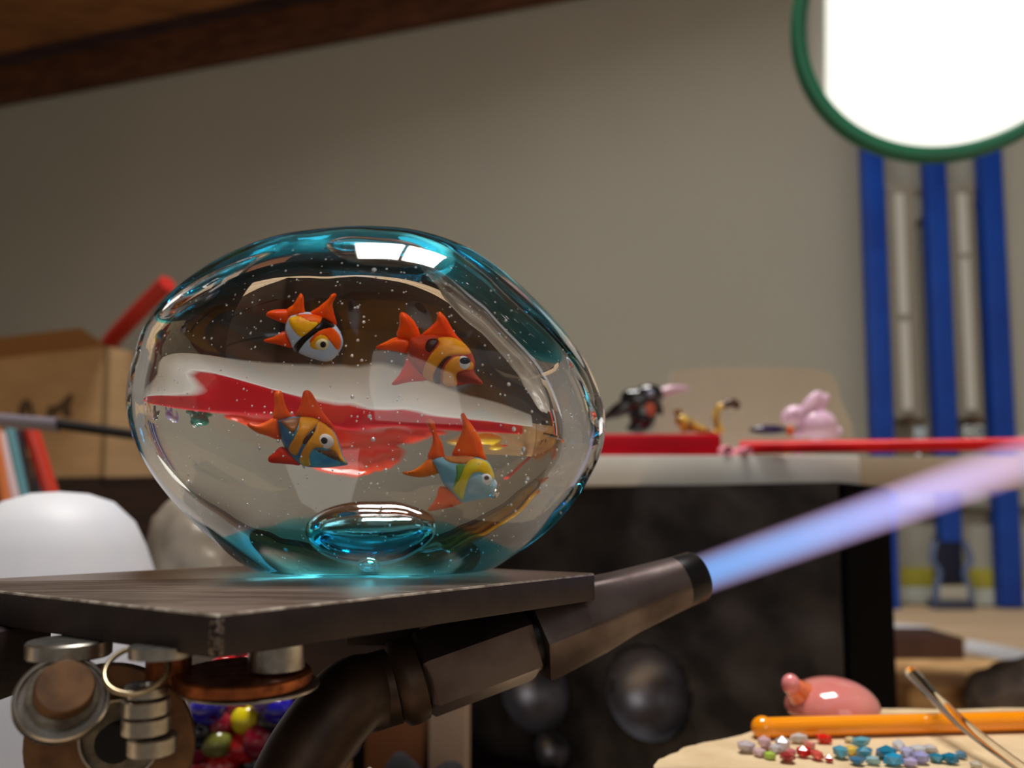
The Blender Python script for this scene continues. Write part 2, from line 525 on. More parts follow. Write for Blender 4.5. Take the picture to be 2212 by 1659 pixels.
b = NB(); lathe(b, (0, 0, 0), (0, 0, 1), [(0, 0), (.0056, 0), (.0068, .01), (.0058 + .022 * .1, .1), (.0058 + .022 * .18, .18), (.0058 + .022 * FL, FL), (0, FL)], n=32)
bmesh.ops.recalc_face_normals(b, faces=b.faces)
me = bpy.data.meshes.new('flame'); b.to_mesh(me); b.free(); me.materials.append(fm); me.shade_smooth()
fo = bpy.data.objects.new('flame', me); COL.objects.link(fo)
fo.matrix_world = Matrix.Translation(A1 + AX * .0006) @ frame_to(AX + Vector((0, 0, -.004)))
tag(fo, 'long soft blue gas flame shooting right from the torch nozzle', 'flame')

# ------------------------------------------------------------------ magnets, washers under the plate
M_sil = mat('nickel magnet', (188, 186, 182), 0.22, metal=0.95, rgb2=(150, 144, 134), nscale=300, rough2=.35)
M_cop = mat('copper washer', (168, 98, 56), 0.32, metal=0.9, rgb2=(110, 60, 36), nscale=400, bump=.00003, rough2=.5)
M_brz = mat('brown patinated disc', (116, 84, 56), 0.5, metal=0.6, rgb2=(84, 60, 42), nscale=220, bump=.00003)
M_gry = mat('dull grey iron', (120, 112, 98), 0.45, metal=0.6, rgb2=(70, 62, 54), nscale=300)
PB = PZ - T
def disc(name, c, axis, r, h, m, label, hole=0.0, bev=.0003, parent=None, cat='magnet', n=48, group=None):
    b = NB()
    if hole:
        lathe(b, c, axis, [(hole, 0), (r - bev, 0), (r, bev), (r, h - bev), (r - bev, h), (hole, h)], n=n, closed=True)
    else:
        lathe(b, c, axis, [(0, 0), (r - bev, 0), (r, bev), (r, h - bev), (r - bev, h), (0, h)], n=n)
    return obj(name, b, m, parent, label=label, cat=None if parent else cat, group=group)
Z = (0, 0, 1)
c1 = Vector((U(150, 1400, .1245).x, .1245, PB - .0027))
disc('disc_magnet', c1, Z, .0062, .0027, M_sil, 'wide flat silver disc magnet stuck under the left of the plate')
cu = thing('cup_magnet', 'round silver cup magnet tilted towards the viewer below the flat disc', 'magnet', U(150, 1590, .118))
cc = U(134, 1512, .1180); ca = Vector((.48, -.72, .50)).normalized()
b = NB(); lathe(b, cc - ca * .0012, ca, [(0, 0), (.0060, 0), (.0065, .0004), (.0065, .0022), (.0062, .0025), (.0059, .0025), (.0057, .0018), (0, .0018)], n=56)
obj('cup', b, M_sil, cu)
b = NB(); lathe(b, cc, ca, [(.0001, .0004), (.0049, .0004), (.0049, .0028), (.0046, .0030), (.0001, .0030)], n=48); obj('inner_ring', b, M_gry, cu)
b = NB(); lathe(b, cc, ca, [(0, .0028), (.0040, .0028), (.0040, .0058), (.0037, .0062), (0, .0062)], n=40); obj('core', b, M_brz, cu, label='rusty brown round core')
# big brown disc facing the viewer
bc = U(243, 1606, .1285); ba = Vector((.10, -1, -.04)).normalized()
disc('round_plate', bc, ba, .0133, .0016, M_brz, 'large brown patinated metal disc hanging on edge behind the small magnets', cat='metal disc')
gc = U(266, 1592, .1260)
disc('grey_disc', gc - ba * .0001, ba, .0064, .0009, M_gry, 'dull grey disc with a raised rim in front of the large brown disc', cat='metal disc')
disc('grey_rim', gc + ba * .0009, ba, .0065, .0005, M_sil, 'thin shiny rim', hole=.0060, bev=.0001, parent=bpy.data.objects['grey_disc'])
b = NB(); cyl(b, gc, gc + ba * .0035, .0030, n=32); obj('shade_plug', b, M_soot, bpy.data.objects['grey_disc'], label='black plug in place of the shadow inside the disc')  # black cylinder added to draw the dark inner shadow
# hanging stack of small ring magnets
sx = [(316, 1491, 43, 24), (315, 1524, 47, 35), (316, 1563, 48, 37), (329, 1606, 49, 38)]
words = ['topmost', 'second', 'third', 'lowest']
for i, (px, py, r, h) in enumerate(sx):
    Y = .1165; s = Y / F
    c = U(px, py, Y); hh = h * s
    b = NB(); rr = r * s
    lathe(b, c - Vector((0, 0, hh / 2)), Vector((.02, -.04, 1)), [(0, 0), (rr * .90, 0), (rr, .00022), (rr, hh - .00022), (rr * .93, hh), (rr * .5, hh), (rr * .5, hh * .8), (0, hh * .8)], n=40)
    obj('small_magnet', b, M_sil, label='%s of the four small silver magnets stacked below the plate corner' % words[i], cat='magnet')
b = NB()
rc = U(296, 1446, .1150); ra = Vector((.18, -.62, .76)).normalized(); Rm = frame_to(ra)
pts = [rc + Rm @ Vector((.0043 * math.cos(t), .0043 * math.sin(t), 0)) for t in [2 * math.pi * i / 40 for i in range(41)]]
tube(b, pts, .00042, n=10, k=0)
obj('split_ring', b, mat('brassy ring', (160, 146, 118), .25, metal=.95), label='thin brassy ring leaning over the small magnet stack', cat='ring')
b = NB(); lathe(b, U(350, 1417, .1155), Z, [(0, 0), (.0046, 0), (.0046, .0016), (0, .0016)], n=32)
obj('disc_magnet', b, M_sil, label='thin silver disc magnet under the plate corner above the ring', cat='magnet')
# copper pair right of the corner
kc = U(528, 1462, .1240)
disc('copper_disc', kc - Vector((0, 0, .0011)), Vector((.015, -.03, 1)), .0104, .0021, M_cop, 'flat copper coloured disc lying level under the plate', cat='metal disc')
disc('thin_washer', kc + Vector((.0010, 0, -.0016)), Vector((.015, -.03, 1)), .0107, .00045, M_sil, 'thin silver washer under the copper disc', cat='washer', bev=.0001)
mc = U(598, 1426, .1240)
disc('small_magnet', Vector((mc.x, mc.y, kc.z + .0011)), Z, .0044, PB - kc.z - .0011, M_sil, 'short silver magnet between the plate and the copper disc')
disc('small_magnet', Vector((-.0545, .1235, kc.z - .0007)), Z, .0034, PB - kc.z + .0007, M_cop, 'small copper coloured magnet left of the copper disc')

# ------------------------------------------------------------------ glass ornament
YG = 0.180
OUT = [(700, 499), (800, 493), (905, 502), (1005, 535), (1100, 598), (1190, 683), (1252, 760), (1291, 838), (1308, 910), (1300, 970),
       (1278, 1022), (1240, 1085), (1180, 1150), (1110, 1200), (1055, 1232), (960, 1262), (800, 1270), (650, 1262), (575, 1240), (520, 1212),
       (440, 1142), (375, 1075), (322, 1000), (290, 922), (283, 850), (300, 770), (332, 690), (400, 617), (495, 556), (600, 515)]
GC = U(795, 868, YG)
CT = 0.0300                      # half depth
op = catmull([((U(p[0], p[1], YG) - GC).x, (U(p[0], p[1], YG) - GC).z) for p in OUT], 6)
pol = sorted((math.atan2(p[1], p[0]), math.hypot(p[0], p[1])) for p in op)
def rout(t):
    t = math.atan2(math.sin(t), math.cos(t)); n = len(pol)
    lo, hi = 0, n
    while lo < hi:
        m = (lo + hi) // 2
        if pol[m][0] < t: lo = m + 1
        else: hi = m
    a = pol[lo - 1]; c = pol[lo % n]
    at, ct = a[0], c[0]
    if lo == 0 or lo == n: ct += 2 * math.pi; t = t + (2 * math.pi if t < at else 0)
    k = (t - at) / (ct - at + 1e-9)
    return a[1] + (c[1] - a[1]) * k
PP, QQ = 2.0, 0.58
YSH = -0.0075
def gprof(s): return max(0.0, 1 - s ** PP) ** QQ
# the faces bulge most a little below the middle: the outline centre slides as the section shrinks
def gcen(s): return YSH * (1 - s * s)
def gs(x, z):
    s = 0.6
    for _ in range(14):
        zz = z - gcen(s); s = 0.5 * s + 0.5 * min(1.3, math.hypot(x, zz) / rout(math.atan2(zz, x)))
    return s
def gwave(x, z, side):
    # gentle hand-made unevenness of the two faces
    if side < 0: return .00012 * noise.noise(Vector((x * 40, z * 40, 3)))
    return .00050 * noise.noise(Vector((x * 50 + 5, z * 45, 9)))
def gin(p):
    """is a point (local to GC) inside the glass; returns signed value"""
    s = gs(p.x, p.z)
    if s >= 1: return -1
    return CT * gprof(s) - abs(p.y)
def ggrad(p):
    e = 1e-5
    def f(q):
        s = gs(q.x, q.z)
        return (abs(q.y) / CT) ** (1 / QQ) + s ** PP
    return Vector((f(p + Vector((e, 0, 0))) - f(p - Vector((e, 0, 0))), f(p + Vector((0, e, 0))) - f(p - Vector((0, e, 0))),
                   f(p + Vector((0, 0, e))) - f(p - Vector((0, 0, e))))).normalized()
def through(px, py, y):
    """point on the plane Y = y inside the glass that the camera sees at px, py through the front face"""
    o = Vector((0, 0, EYE)); d = (U(px, py, 1.0) - o).normalized()
    t = (YG - CT - .003) / d.y; hit = None
    for i in range(400):
        t += .0002
        if gin(o + d * t - GC) > 0: hit = t; break
    if hit is None: return U(px, py, y)
    p = o + d * hit
    n = ggrad(p - GC)
    ci = -n.dot(d); eta = 1 / 1.60; k = 1 - eta * eta * (1 - ci * ci)
    r = eta * d + (eta * ci - math.sqrt(k)) * n
    return p + r * ((y - p.y) / r.y)

def glass_mat(name, ior=1.60, color=(1, 1, 1)):
    m = bpy.data.materials.new(name); m.use_nodes = True
    nt = m.node_tree; nt.nodes.clear()
    o = nt.nodes.new('ShaderNodeOutputMaterial'); g = nt.nodes.new('ShaderNodeBsdfGlass')
    g.inputs['Roughness'].default_value = 0; g.inputs['IOR'].default_value = ior
    g.inputs['Color'].default_value = (*color, 1)
    nt.links.new(g.outputs[0], o.inputs['Surface'])
    return m
M_glass = glass_mat('clear glass')
GB = PZ + .00005
ornament = thing('glass_ornament', 'clear glass egg-shaped ornament with four orange-finned fish and a turquoise base', 'glass ornament', (GC.x, YG, PZ))
b = NB()
NT, NS = 200, 56
ss = [math.sin(math.pi / 2 * (i / NS)) ** 0.9 for i in range(NS + 1)]
def gl_pt(t, s, side, shrink=1.0):
    r = rout(t) * s
    x, z = r * math.cos(t), r * math.sin(t) + gcen(s)
    y = side * CT * gprof(s)
    y += side * gwave(x, z, side) * min(1, (1 - s) * 6)
    return Vector((x, y, z)) * shrink
fr_, bk_ = [], []
for s in ss[1:-1]:
    fr_.append([b.verts.new(GC + gl_pt(2 * math.pi * i / NT, s, -1)) for i in range(NT)])
    bk_.append([b.verts.new(GC + gl_pt(2 * math.pi * i / NT, s, 1)) for i in range(NT)])
rim = [b.verts.new(GC + gl_pt(2 * math.pi * i / NT, 1, 1)) for i in range(NT)]
cf = b.verts.new(GC + gl_pt(0, 0, -1)); cb = b.verts.new(GC + gl_pt(0, 0, 1))
def ringface(p, q, flip=False):
    for i in range(NT):
        j = (i + 1) % NT
        b.faces.new((p[i], q[i], q[j], p[j]))
for p, q in zip(fr_, fr_[1:]): ringface(p, q)
for p, q in zip(bk_, bk_[1:]): ringface(p, q)
ringface(fr_[-1], rim); ringface(bk_[-1], rim)
for i in range(NT):
    j = (i + 1) % NT
    b.faces.new((cf, fr_[0][i], fr_[0][j])); b.faces.new((cb, bk_[0][i], bk_[0][j]))
for v in b.verts:
    if v.co.z < GB + .0006:
        d = GB + .0006 - v.co.z
        v.co.z = GB + .0006 * math.exp(-d / .0008)
obj('glass_body', b, M_glass, ornament, smooth='all')

# turquoise tint gathered at the bottom
tm = bpy.data.materials.new('turquoise tint'); tm.use_nodes = True
nt = tm.node_tree; nt.nodes.clear()
o_ = nt.nodes.new('ShaderNodeOutputMaterial'); tr = nt.nodes.new('ShaderNodeBsdfTransparent'); va = nt.nodes.new('ShaderNodeVolumeAbsorption')
va.inputs['Color'].default_value = (0.0, 0.87, 1.0, 1); va.inputs['Density'].default_value = 120
nt.links.new(tr.outputs[0], o_.inputs['Surface']); nt.links.new(va.outputs[0], o_.inputs['Volume'])
b = NB()
rows = []
for k in range(0, 29):
    x = -.037 + .074 * k / 28
    row = []
    for j in range(0, 17):
        y = -.020 + .040 * j / 16
        q = max(0, 1 - (x / .037) ** 2) ** .5 * max(0, 1 - (y / .020) ** 2)
        row.append((x, y, q))
    rows.append(row)
def zbot(x, y):
    # lowest z still inside the glass at x, y
    z = GB + .0009 - GC.z
    for _ in range(80):
        if gin(Vector((x, y, z)) * 1.02) > .0002: return z
        z += .0003
    return z
top = []; bot = []
CX = -.001
for row in rows:
    tr_, br_ = [], []
    for (x, y, q) in row:
        zb = zbot(x + CX, y)
        zt = max(zb, GB - GC.z + .0009 + .0172 * q + .0008 * noise.noise(Vector((x * 120, y * 120, 1)))) + .00002
        tr_.append(b.verts.new(GC + Vector((x + CX, y, zt)))); br_.append(b.verts.new(GC + Vector((x + CX, y, zb))))
    top.append(tr_); bot.append(br_)
n_, m_ = len(top), len(top[0])
for i in range(n_ - 1):
    for j in range(m_ - 1):
        b.faces.new((top[i][j], top[i + 1][j], top[i + 1][j + 1], top[i][j + 1]))
        b.faces.new((bot[i][j], bot[i][j + 1], bot[i + 1][j + 1], bot[i + 1][j]))
for i in range(n_ - 1):
    b.faces.new((top[i][0], bot[i][0], bot[i + 1][0], top[i + 1][0])); b.faces.new((top[i][-1], top[i + 1][-1], bot[i + 1][-1], bot[i][-1]))
for j in range(m_ - 1):
    b.faces.new((top[0][j], top[0][j + 1], bot[0][j + 1], bot[0][j])); b.faces.new((top[-1][j], bot[-1][j], bot[-1][j + 1], top[-1][j + 1]))
obj('tinted_base', b, tm, ornament, smooth='all', label='turquoise tinted glass at the bottom')

# air inside the glass: cavities whose faces point inward
M_air = glass_mat('air in glass', ior=1.60)
M_bub = mat('silvery bubble', (250, 252, 255), .22, metal=.7)
def air(name, c, r, M=None, sub=2, label=None, kind=None, m=None):
    b = NB(); ball(b, c, r, sub, M)
    bmesh.ops.recalc_face_normals(b, faces=b.faces)
    bmesh.ops.reverse_faces(b, faces=b.faces)
    return obj(name, b, m or M_air, ornament, smooth='all', normals=False, label=label, kind=kind)
yc = YG + .004
pc = through(792, 1150, yc); pe = through(940, 1150, yc); pt = through(792, 1085, yc)
air('air_pocket', pc, (abs(pe.x - pc.x), .0075, abs(pt.z - pc.z)), sub=4, label='large flat oval air pocket above the base')
air('air_bubble', through(797, 1221, YG - .010), (.0024, .002, .0020), sub=3, label='shiny blue-white bubble at the very bottom')

# ------------------------------------------------------------------ the four fish
FISHMATS = {}
def fmat(rgb, rgb2=None):
    k = (rgb, rgb2)
    if k not in FISHMATS:
        FISHMATS[k] = mat('fish glass %d' % len(FISHMATS), rgb, .35, rgb2=rgb2, nscale=260, sss=.0, spec=.2, contrast=(.3, .7))
    return FISHMATS[k]
def make_fish(label, off, ctr, body, bmatl, fins, layers, eye, pupil, yf, thick=.0040, tilt=0.0):
    sc = 3.77
    def pix(u, v): return off[0] + u / sc, off[1] + v / sc
    c = pix(*ctr)
    P0 = through(c[0], c[1], yf); Px = through(c[0] + 60, c[1], yf); Pz = through(c[0], c[1] - 60, yf)
    kx = (Px.x - P0.x) / 60; kz = (Pz.z - P0.z) / 60
    def loc(u, v):
        p = pix(u, v); return ((p[0] - c[0]) * kx, -(p[1] - c[1]) * kz)
    def cv(poly, k=4): return catmull([loc(*p) for p in poly], k)
    h = .00055
    BP = cv(body)
    rad = max(dist(p, BP) for p in [((BP[i].x + BP[(i + len(BP) // 2) % len(BP)].x) / 2, (BP[i].y + BP[(i + len(BP) // 2) % len(BP)].y) / 2) for i in range(len(BP))])
    def H(p):
        if not inside(p, BP): return 0.0
        d = min(1, dist(p, BP) / rad); return thick * math.sqrt(max(0, 1 - (1 - d) ** 2))
    def slab(poly, hf, hh=h):
        xs = [p[0] for p in poly]; ys = [p[1] for p in poly]
        pts = [Vector((p[0], p[1])) for p in poly]; nb = len(pts)
        x = min(xs) + hh / 2
        while x < max(xs):
            y = min(ys) + hh / 2
            while y < max(ys):
                if inside((x, y), poly) and dist((x, y), poly) > hh * .45: pts.append(Vector((x, y)))
                y += hh
            x += hh
        vs, es, fs, *_ = delaunay_2d_cdt(pts, [(i, (i + 1) % nb) for i in range(nb)], [], 1, 1e-7)
        b = NB()
        A = [b.verts.new((P0.x + v.x, P0.y - hf(v), P0.z + v.y)) for v in vs]
        B = [b.verts.new((P0.x + v.x, P0.y + hf(v), P0.z + v.y)) for v in vs]
        cnt = {}
        for f in fs:
            b.faces.new([A[i] for i in f]); b.faces.new([B[i] for i in reversed(f)])
            for i in range(len(f)):
                e = (f[i], f[(i + 1) % len(f)]); cnt[e] = 1
        for (i, j) in cnt:
            if (j, i) not in cnt: b.faces.new((A[j], A[i], B[i], B[j]))
        return b
    fish = obj('fish', slab(BP, lambda v: H(v) + .00003), bmatl, ornament, smooth='all', label=label)
    for nm, poly, m in fins:
        FP = cv(poly)
        def hf(v, FP=FP):
            d = min(1, dist(v, FP) / .0013); return .0011 * math.sqrt(max(0, 1 - (1 - d) ** 2)) + .00003
        obj(nm, slab(FP, hf), m, fish, smooth='all')
    for nm, poly, m, raise_ in layers:
        LP = cv(poly, 5)
        def hf(v, LP=LP, raise_=raise_):
            d = min(1, dist(v, LP) / .0004)
            return H(v) + .00004 + raise_ * math.sqrt(max(0, 1 - (1 - d) ** 2))
        obj(nm, slab(LP, hf, .0004), m, fish, smooth='all')
    def dome(nm, cu, cvv, ru, rv, m, up):
        x, z = loc(cu, cvv); b = NB()
        hy = H((x, z))
        for s in (-1, 1):
            ball(b, (P0.x + x, P0.y + s * (hy - .0003), P0.z + z), (ru / sc * kx, .0003 + up, rv / sc * kz), 3)
        obj(nm, b, m, fish, smooth='all')
    dome('eye', *eye[:4], eye[4], .0007)
    dome('pupil', *pupil, fmat((14, 8, 10)), .0012)
    return fish

ORA = fmat((255, 96, 6), (252, 66, 4)); ORB = fmat((255, 112, 4), (252, 76, 2)); RED = fmat((246, 52, 6), (226, 36, 4))
YEL = fmat((255, 200, 16), (250, 164, 10)); BLK = fmat((16, 9, 8)); GOLD = fmat((244, 168, 24), (226, 136, 14))
WHT = fmat((228, 232, 240)); DBR = fmat((84, 30, 14), (58, 18, 10))
yf = YG - .006
make_fish('yellow and white fish with one black band, upper left', (260, 460), (1600, 1000),
    [(1370, 850), (1440, 815), (1540, 812), (1640, 840), (1740, 900), (1800, 985), (1818, 1060), (1790, 1125), (1740, 1180), (1670, 1198), (1560, 1168), (1440, 1112), (1390, 1040), (1352, 950)],
    fmat((186, 208, 236), (206, 220, 238)),
    [('fin', [(1345, 790), (1400, 740), (1430, 675), (1447, 648), (1472, 680), (1485, 770), (1500, 832), (1440, 850), (1370, 860), (1350, 830)], ORA),
     ('fin', [(1390, 790), (1340, 782), (1260, 782), (1200, 800), (1190, 832), (1250, 862), (1320, 890), (1368, 900), (1395, 850)], ORA),
     ('fin', [(1508, 832), (1600, 772), (1680, 702), (1708, 660), (1735, 650), (1748, 672), (1722, 740), (1738, 820), (1760, 920), (1640, 880), (1560, 860)], ORA),
     ('fin', [(1350, 960), (1270, 1000), (1190, 1026), (1200, 1046), (1300, 1065), (1410, 1092), (1400, 1030)], ORA)],
    [('patch', [(1385, 862), (1480, 836), (1600, 850), (1632, 900), (1560, 980), (1500, 1010), (1430, 950)], YEL, .00012),
     ('patch', [(1440, 830), (1560, 828), (1640, 850), (1650, 905), (1580, 900), (1500, 870)], ORB, .00018),
     ('patch', [(1650, 950), (1730, 935), (1790, 990), (1808, 1060), (1785, 1110), (1745, 1060), (1700, 1010), (1650, 1010), (1590, 1060), (1570, 1040)], ORB, .00014),
     ('patch', [(1620, 1000), (1680, 990), (1720, 1040), (1640, 1110), (1570, 1080)], YEL, .00016),
     ('stripe', [(1655, 855), (1700, 875), (1752, 925), (1700, 950), (1630, 975), (1545, 1045), (1475, 1125), (1450, 1128), (1425, 1098), (1500, 1020), (1590, 945), (1640, 890)], BLK, .00025)],
    (1668, 1068, 56, 50, fmat((236, 214, 130), (236, 226, 190))), (1680, 1072, 31, 31), yf)
make_fish('red and amber fish with two amber bands, upper right', (780, 460), (680, 1180),
    [(400, 1020), (470, 1000), (560, 985), (640, 990), (760, 1005), (840, 1068), (905, 1150), (928, 1230), (922, 1290), (990, 1370), (960, 1386), (880, 1380), (760, 1398), (620, 1372), (520, 1340), (430, 1240), (380, 1140)],
    fmat((206, 66, 26), (160, 40, 18)),
    [('fin', [(298, 1010), (318, 930), (322, 838), (360, 828), (425, 885), (460, 950), (478, 1015), (440, 1048), (370, 1040)], ORA),
     ('fin', [(395, 1040), (300, 1022), (220, 1060), (148, 1102), (170, 1120), (270, 1130), (378, 1146), (420, 1100)], ORA),
     ('fin', [(488, 1012), (560, 930), (608, 880), (616, 815), (640, 806), (690, 860), (730, 930), (775, 1000), (820, 1050), (700, 1040), (600, 1035)], ORA),
     ('fin', [(392, 1165), (360, 1240), (320, 1320), (272, 1378), (300, 1392), (400, 1372), (530, 1362), (570, 1330), (480, 1250)], RED)],
    [('stripe', [(642, 1022), (760, 1018), (845, 1070), (895, 1145), (800, 1160), (720, 1180), (660, 1240), (612, 1310), (590, 1368), (522, 1334), (545, 1240), (600, 1150), (650, 1080)], GOLD, .0003),
     ('stripe', [(790, 1172), (730, 1225), (695, 1290), (682, 1392), (785, 1392), (800, 1310), (850, 1282), (910, 1270), (915, 1220), (860, 1180)], GOLD, .0003),
     ('stripe', [(735, 1170), (690, 1200), (640, 1270), (600, 1368), (655, 1380), (672, 1300), (710, 1220), (760, 1176)], DBR, .00022),
     ('patch', [(560, 1040), (620, 1030), (640, 1060), (590, 1140), (545, 1110)], DBR, .0001),
     ('lip', [(800, 1320), (850, 1290), (900, 1285), (960, 1345), (975, 1378), (900, 1368), (810, 1368)], fmat((170, 60, 24), (120, 34, 16)), .0005)],
    (846, 1222, 62, 56, WHT), (858, 1210, 52, 38), yf)
make_fish('amber and blue fish with a white-ringed eye, lower left', (260, 820), (1560, 500),
    [(1262, 325), (1340, 302), (1460, 298), (1580, 310), (1680, 368), (1750, 440), (1792, 530), (1822, 620), (1862, 682), (1800, 696), (1660, 708), (1540, 708), (1440, 674), (1360, 585), (1305, 490), (1278, 400)],
    fmat((72, 158, 178), (40, 92, 150)),
    [('fin', [(1222, 310), (1238, 200), (1228, 112), (1258, 84), (1295, 102), (1320, 180), (1350, 250), (1385, 312), (1290, 340)], ORB),
     ('fin', [(1260, 290), (1150, 338), (1080, 352), (1022, 334), (1014, 360), (1090, 412), (1180, 442), (1290, 475), (1300, 400), (1290, 330)], ORB),
     ('fin', [(1418, 300), (1450, 200), (1470, 102), (1508, 84), (1548, 112), (1600, 200), (1665, 290), (1735, 375), (1748, 420), (1680, 370), (1560, 318)], ORA),
     ('fin', [(1302, 532), (1240, 580), (1198, 615), (1208, 655), (1290, 672), (1400, 690), (1470, 696), (1450, 640), (1375, 570)], RED)],
    [('patch', [(1290, 335), (1380, 318), (1455, 312), (1455, 380), (1420, 440), (1340, 380)], fmat((176, 110, 50), (96, 48, 24)), .0001),
     ('patch', [(1560, 600), (1640, 590), (1760, 640), (1800, 690), (1680, 700), (1560, 698)], fmat((92, 190, 196), (40, 110, 180)), .0001),
     ('stripe', [(1462, 306), (1530, 306), (1612, 320), (1598, 390), (1530, 475), (1485, 570), (1445, 625), (1376, 568), (1430, 480), (1462, 400)], GOLD, .0003),
     ('stripe', [(1622, 335), (1690, 380), (1750, 450), (1788, 540), (1820, 630), (1852, 682), (1800, 650), (1740, 585), (1620, 570), (1570, 620), (1545, 700), (1475, 682), (1500, 600), (1560, 500), (1600, 420)], GOLD, .0003),
     ('stripe', [(1595, 400), (1560, 450), (1500, 500), (1520, 540), (1570, 490), (1600, 440)], DBR, .00022),
     ('patch', [(1600, 580), (1680, 590), (1760, 590), (1815, 670), (1740, 655), (1640, 610)], fmat((124, 80, 30), (96, 50, 20)), .00045)],
    (1680, 518, 76, 64, fmat((236, 226, 222))), (1684, 514, 36, 36), yf)
make_fish('yellow-green and pale blue fish with a silver mouth bubble, lower right', (780, 820), (860, 800),
    [(575, 665), (660, 632), (800, 622), (930, 626), (1020, 660), (1068, 730), (1086, 810), (1104, 880), (1080, 942), (990, 972), (880, 987), (800, 990), (740, 922), (680, 860), (640, 780), (600, 705)],
    fmat((138, 190, 206), (104, 164, 188)),
    [('fin', [(548, 640), (575, 560), (590, 480), (560, 412), (534, 372), (562, 346), (602, 370), (620, 440), (664, 520), (678, 600), (690, 660), (620, 676)], ORB),
     ('fin', [(570, 640), (500, 700), (430, 744), (358, 754), (370, 776), (480, 796), (570, 786), (634, 760), (625, 690)], fmat((250, 132, 26), (244, 96, 14))),
     ('fin', [(748, 632), (770, 540), (810, 460), (826, 390), (810, 320), (836, 300), (870, 350), (930, 420), (976, 500), (996, 580), (1018, 665), (900, 650)], ORB),
     ('fin', [(650, 866), (620, 940), (588, 1000), (542, 1058), (570, 1072), (680, 1046), (815, 1002), (820, 980), (770, 910)], ORA)],
    [('patch', [(680, 640), (800, 630), (930, 640), (900, 700), (820, 705), (740, 690)], fmat((214, 130, 60), (176, 120, 70)), .00012),
     ('stripe', [(800, 715), (868, 718), (850, 780), (800, 880), (770, 884), (800, 800)], fmat((120, 160, 60), (80, 140, 90)), .00015),
     ('stripe', [(868, 722), (920, 660), (1015, 668), (1062, 725), (1082, 812), (1000, 776), (930, 790), (885, 870), (835, 982), (785, 936), (765, 900), (832, 820)], fmat((212, 200, 20), (240, 190, 30)), .0003),
     ('patch', [(900, 850), (960, 800), (1010, 800), (1040, 880), (1030, 930), (950, 950), (880, 940)], fmat((110, 166, 190), (150, 196, 212)), .00035)],
    (1028, 832, 60, 50, WHT), (1042, 824, 36, 32), yf)
air('air_bubble', through(780 + 1082 / 3.77, 820 + 930 / 3.77, yf - .001), (.0011, .001, .0010), sub=3, label='silvery bubble at the mouth of the green fish')

# bubbles: the ones that can be picked out, then fine seed
big = [(808, 583, 9), (812, 600, 4), (963, 614, 7), (1020, 675, 6), (1093, 693, 6), (1094, 713, 4), (1078, 722, 6), (1098, 768, 5), (1099, 830, 7), (773, 664, 6),
       (786, 696, 5), (773, 735, 5), (761, 768, 5), (782, 778, 5), (762, 857, 6), (799, 899, 7), (911, 896, 5), (807, 949, 7), (834, 1016, 6), (860, 1014, 4),
       (1110, 928, 7), (1131, 970, 9), (1127, 981, 5), (1093, 985, 5), (1092, 955, 4), (1140, 1034, 8), (1136, 1042, 5), (1149, 889, 5), (1084, 1028, 4), (1097, 1003, 4),
       (409, 1042, 8), (407, 1025, 4), (600, 952, 6), (657, 1007, 6), (535, 1090, 4), (524, 1038, 4), (786, 685, 4), (847, 628, 4), (824, 552, 4), (873, 589, 4),
       (898, 578, 4), (969, 1192, 5), (1066, 1158, 4), (560, 968, 5), (441, 730, 4), (457, 731, 4), (520, 677, 4), (541, 721, 4), (617, 585, 4), (694, 590, 4),
       (907, 982, 4), (585, 893, 5), (630, 892, 5), (1146, 784, 5), (1181, 912, 4), (1190, 1000, 4)]
rb = random.Random(3)
for i, (px, py, r) in enumerate(big):
    p = through(px, py, YG - .0085 + rb.uniform(-.004, .006))
    if gin((p - GC) * 1.08) > .0012:
        air('air_bubble', p, r * .60 * .17 / F, sub=2, m=M_bub)
b = NB(); cnt = 0
while cnt < 620:
    px = rb.uniform(310, 1280); py = rb.uniform(530, 1215)
    p = through(px, py, YG + rb.uniform(-.016, .010))
    if gin((p - GC) * 1.1) > .001:
        ball(b, p, rb.choice((.00009, .00012, .00016, .00022)), 1); cnt += 1
obj('seed_bubbles', b, mat('white seed bubble', (250, 250, 250), .3, spec=1.0), ornament, smooth='all', normals=False, kind='stuff', label='fine seed bubbles scattered through the glass')

# ------------------------------------------------------------------ dark shaping block and the boards on it
M_blk = mat('blackened steel block', (30, 27, 28), 0.55, metal=.3, rgb2=(78, 71, 68), nscale=26, bump=.0005, bscale=120, rough2=.75, contrast=(.42, .75))
M_side_shade = mat('black side shade', (6, 5, 6), .9, spec=.03)  # black colour stands in for shade on the block's right side
ang = math.radians(38)
BT = Vector((-math.cos(ang), math.sin(ang), 0)); BNn = Vector((-math.sin(ang), -math.cos(ang), 0))    # along the face, out of the face
E0 = U(1815, 1300, .375); E0.z = 0
BH = EYE + .0134 - BZ; BW = .27
def fpt(a, z, d=0): return Vector((E0.x, E0.y, 0)) + BT * a + BNn * d + Vector((0, 0, BZ + z))
def face_hit(px, py):
    o = Vector((0, 0, EYE)); d = U(px, py, 1) - o; e = Vector((E0.x, E0.y, EYE))
    p = o + d * ((e - o).dot(BNn) / d.dot(BNn)); return (p - e).dot(BT), p.z - BZ
holes = []
for px, py, rr in ((1393, 1500, .0262), (1150, 1492, .0262), (1190, 1620, .0125)):
    a, z = face_hit(px, py); holes.append((a, z, rr))
blk = thing('swage_block', 'black steel shaping block with round hollows under the white board', 'steel block', (E0.x - .08, E0.y + .12, BZ))
b = NB()
vs = [b.verts.new(fpt(a, z, d)) for a, z, d in ((0, 0, -.002), (BW, 0, -.002), (BW, BH, -.002), (0, BH, -.002), (0, 0, -.10), (BW, 0, -.10), (BW, BH, -.10), (0, BH, -.10))]
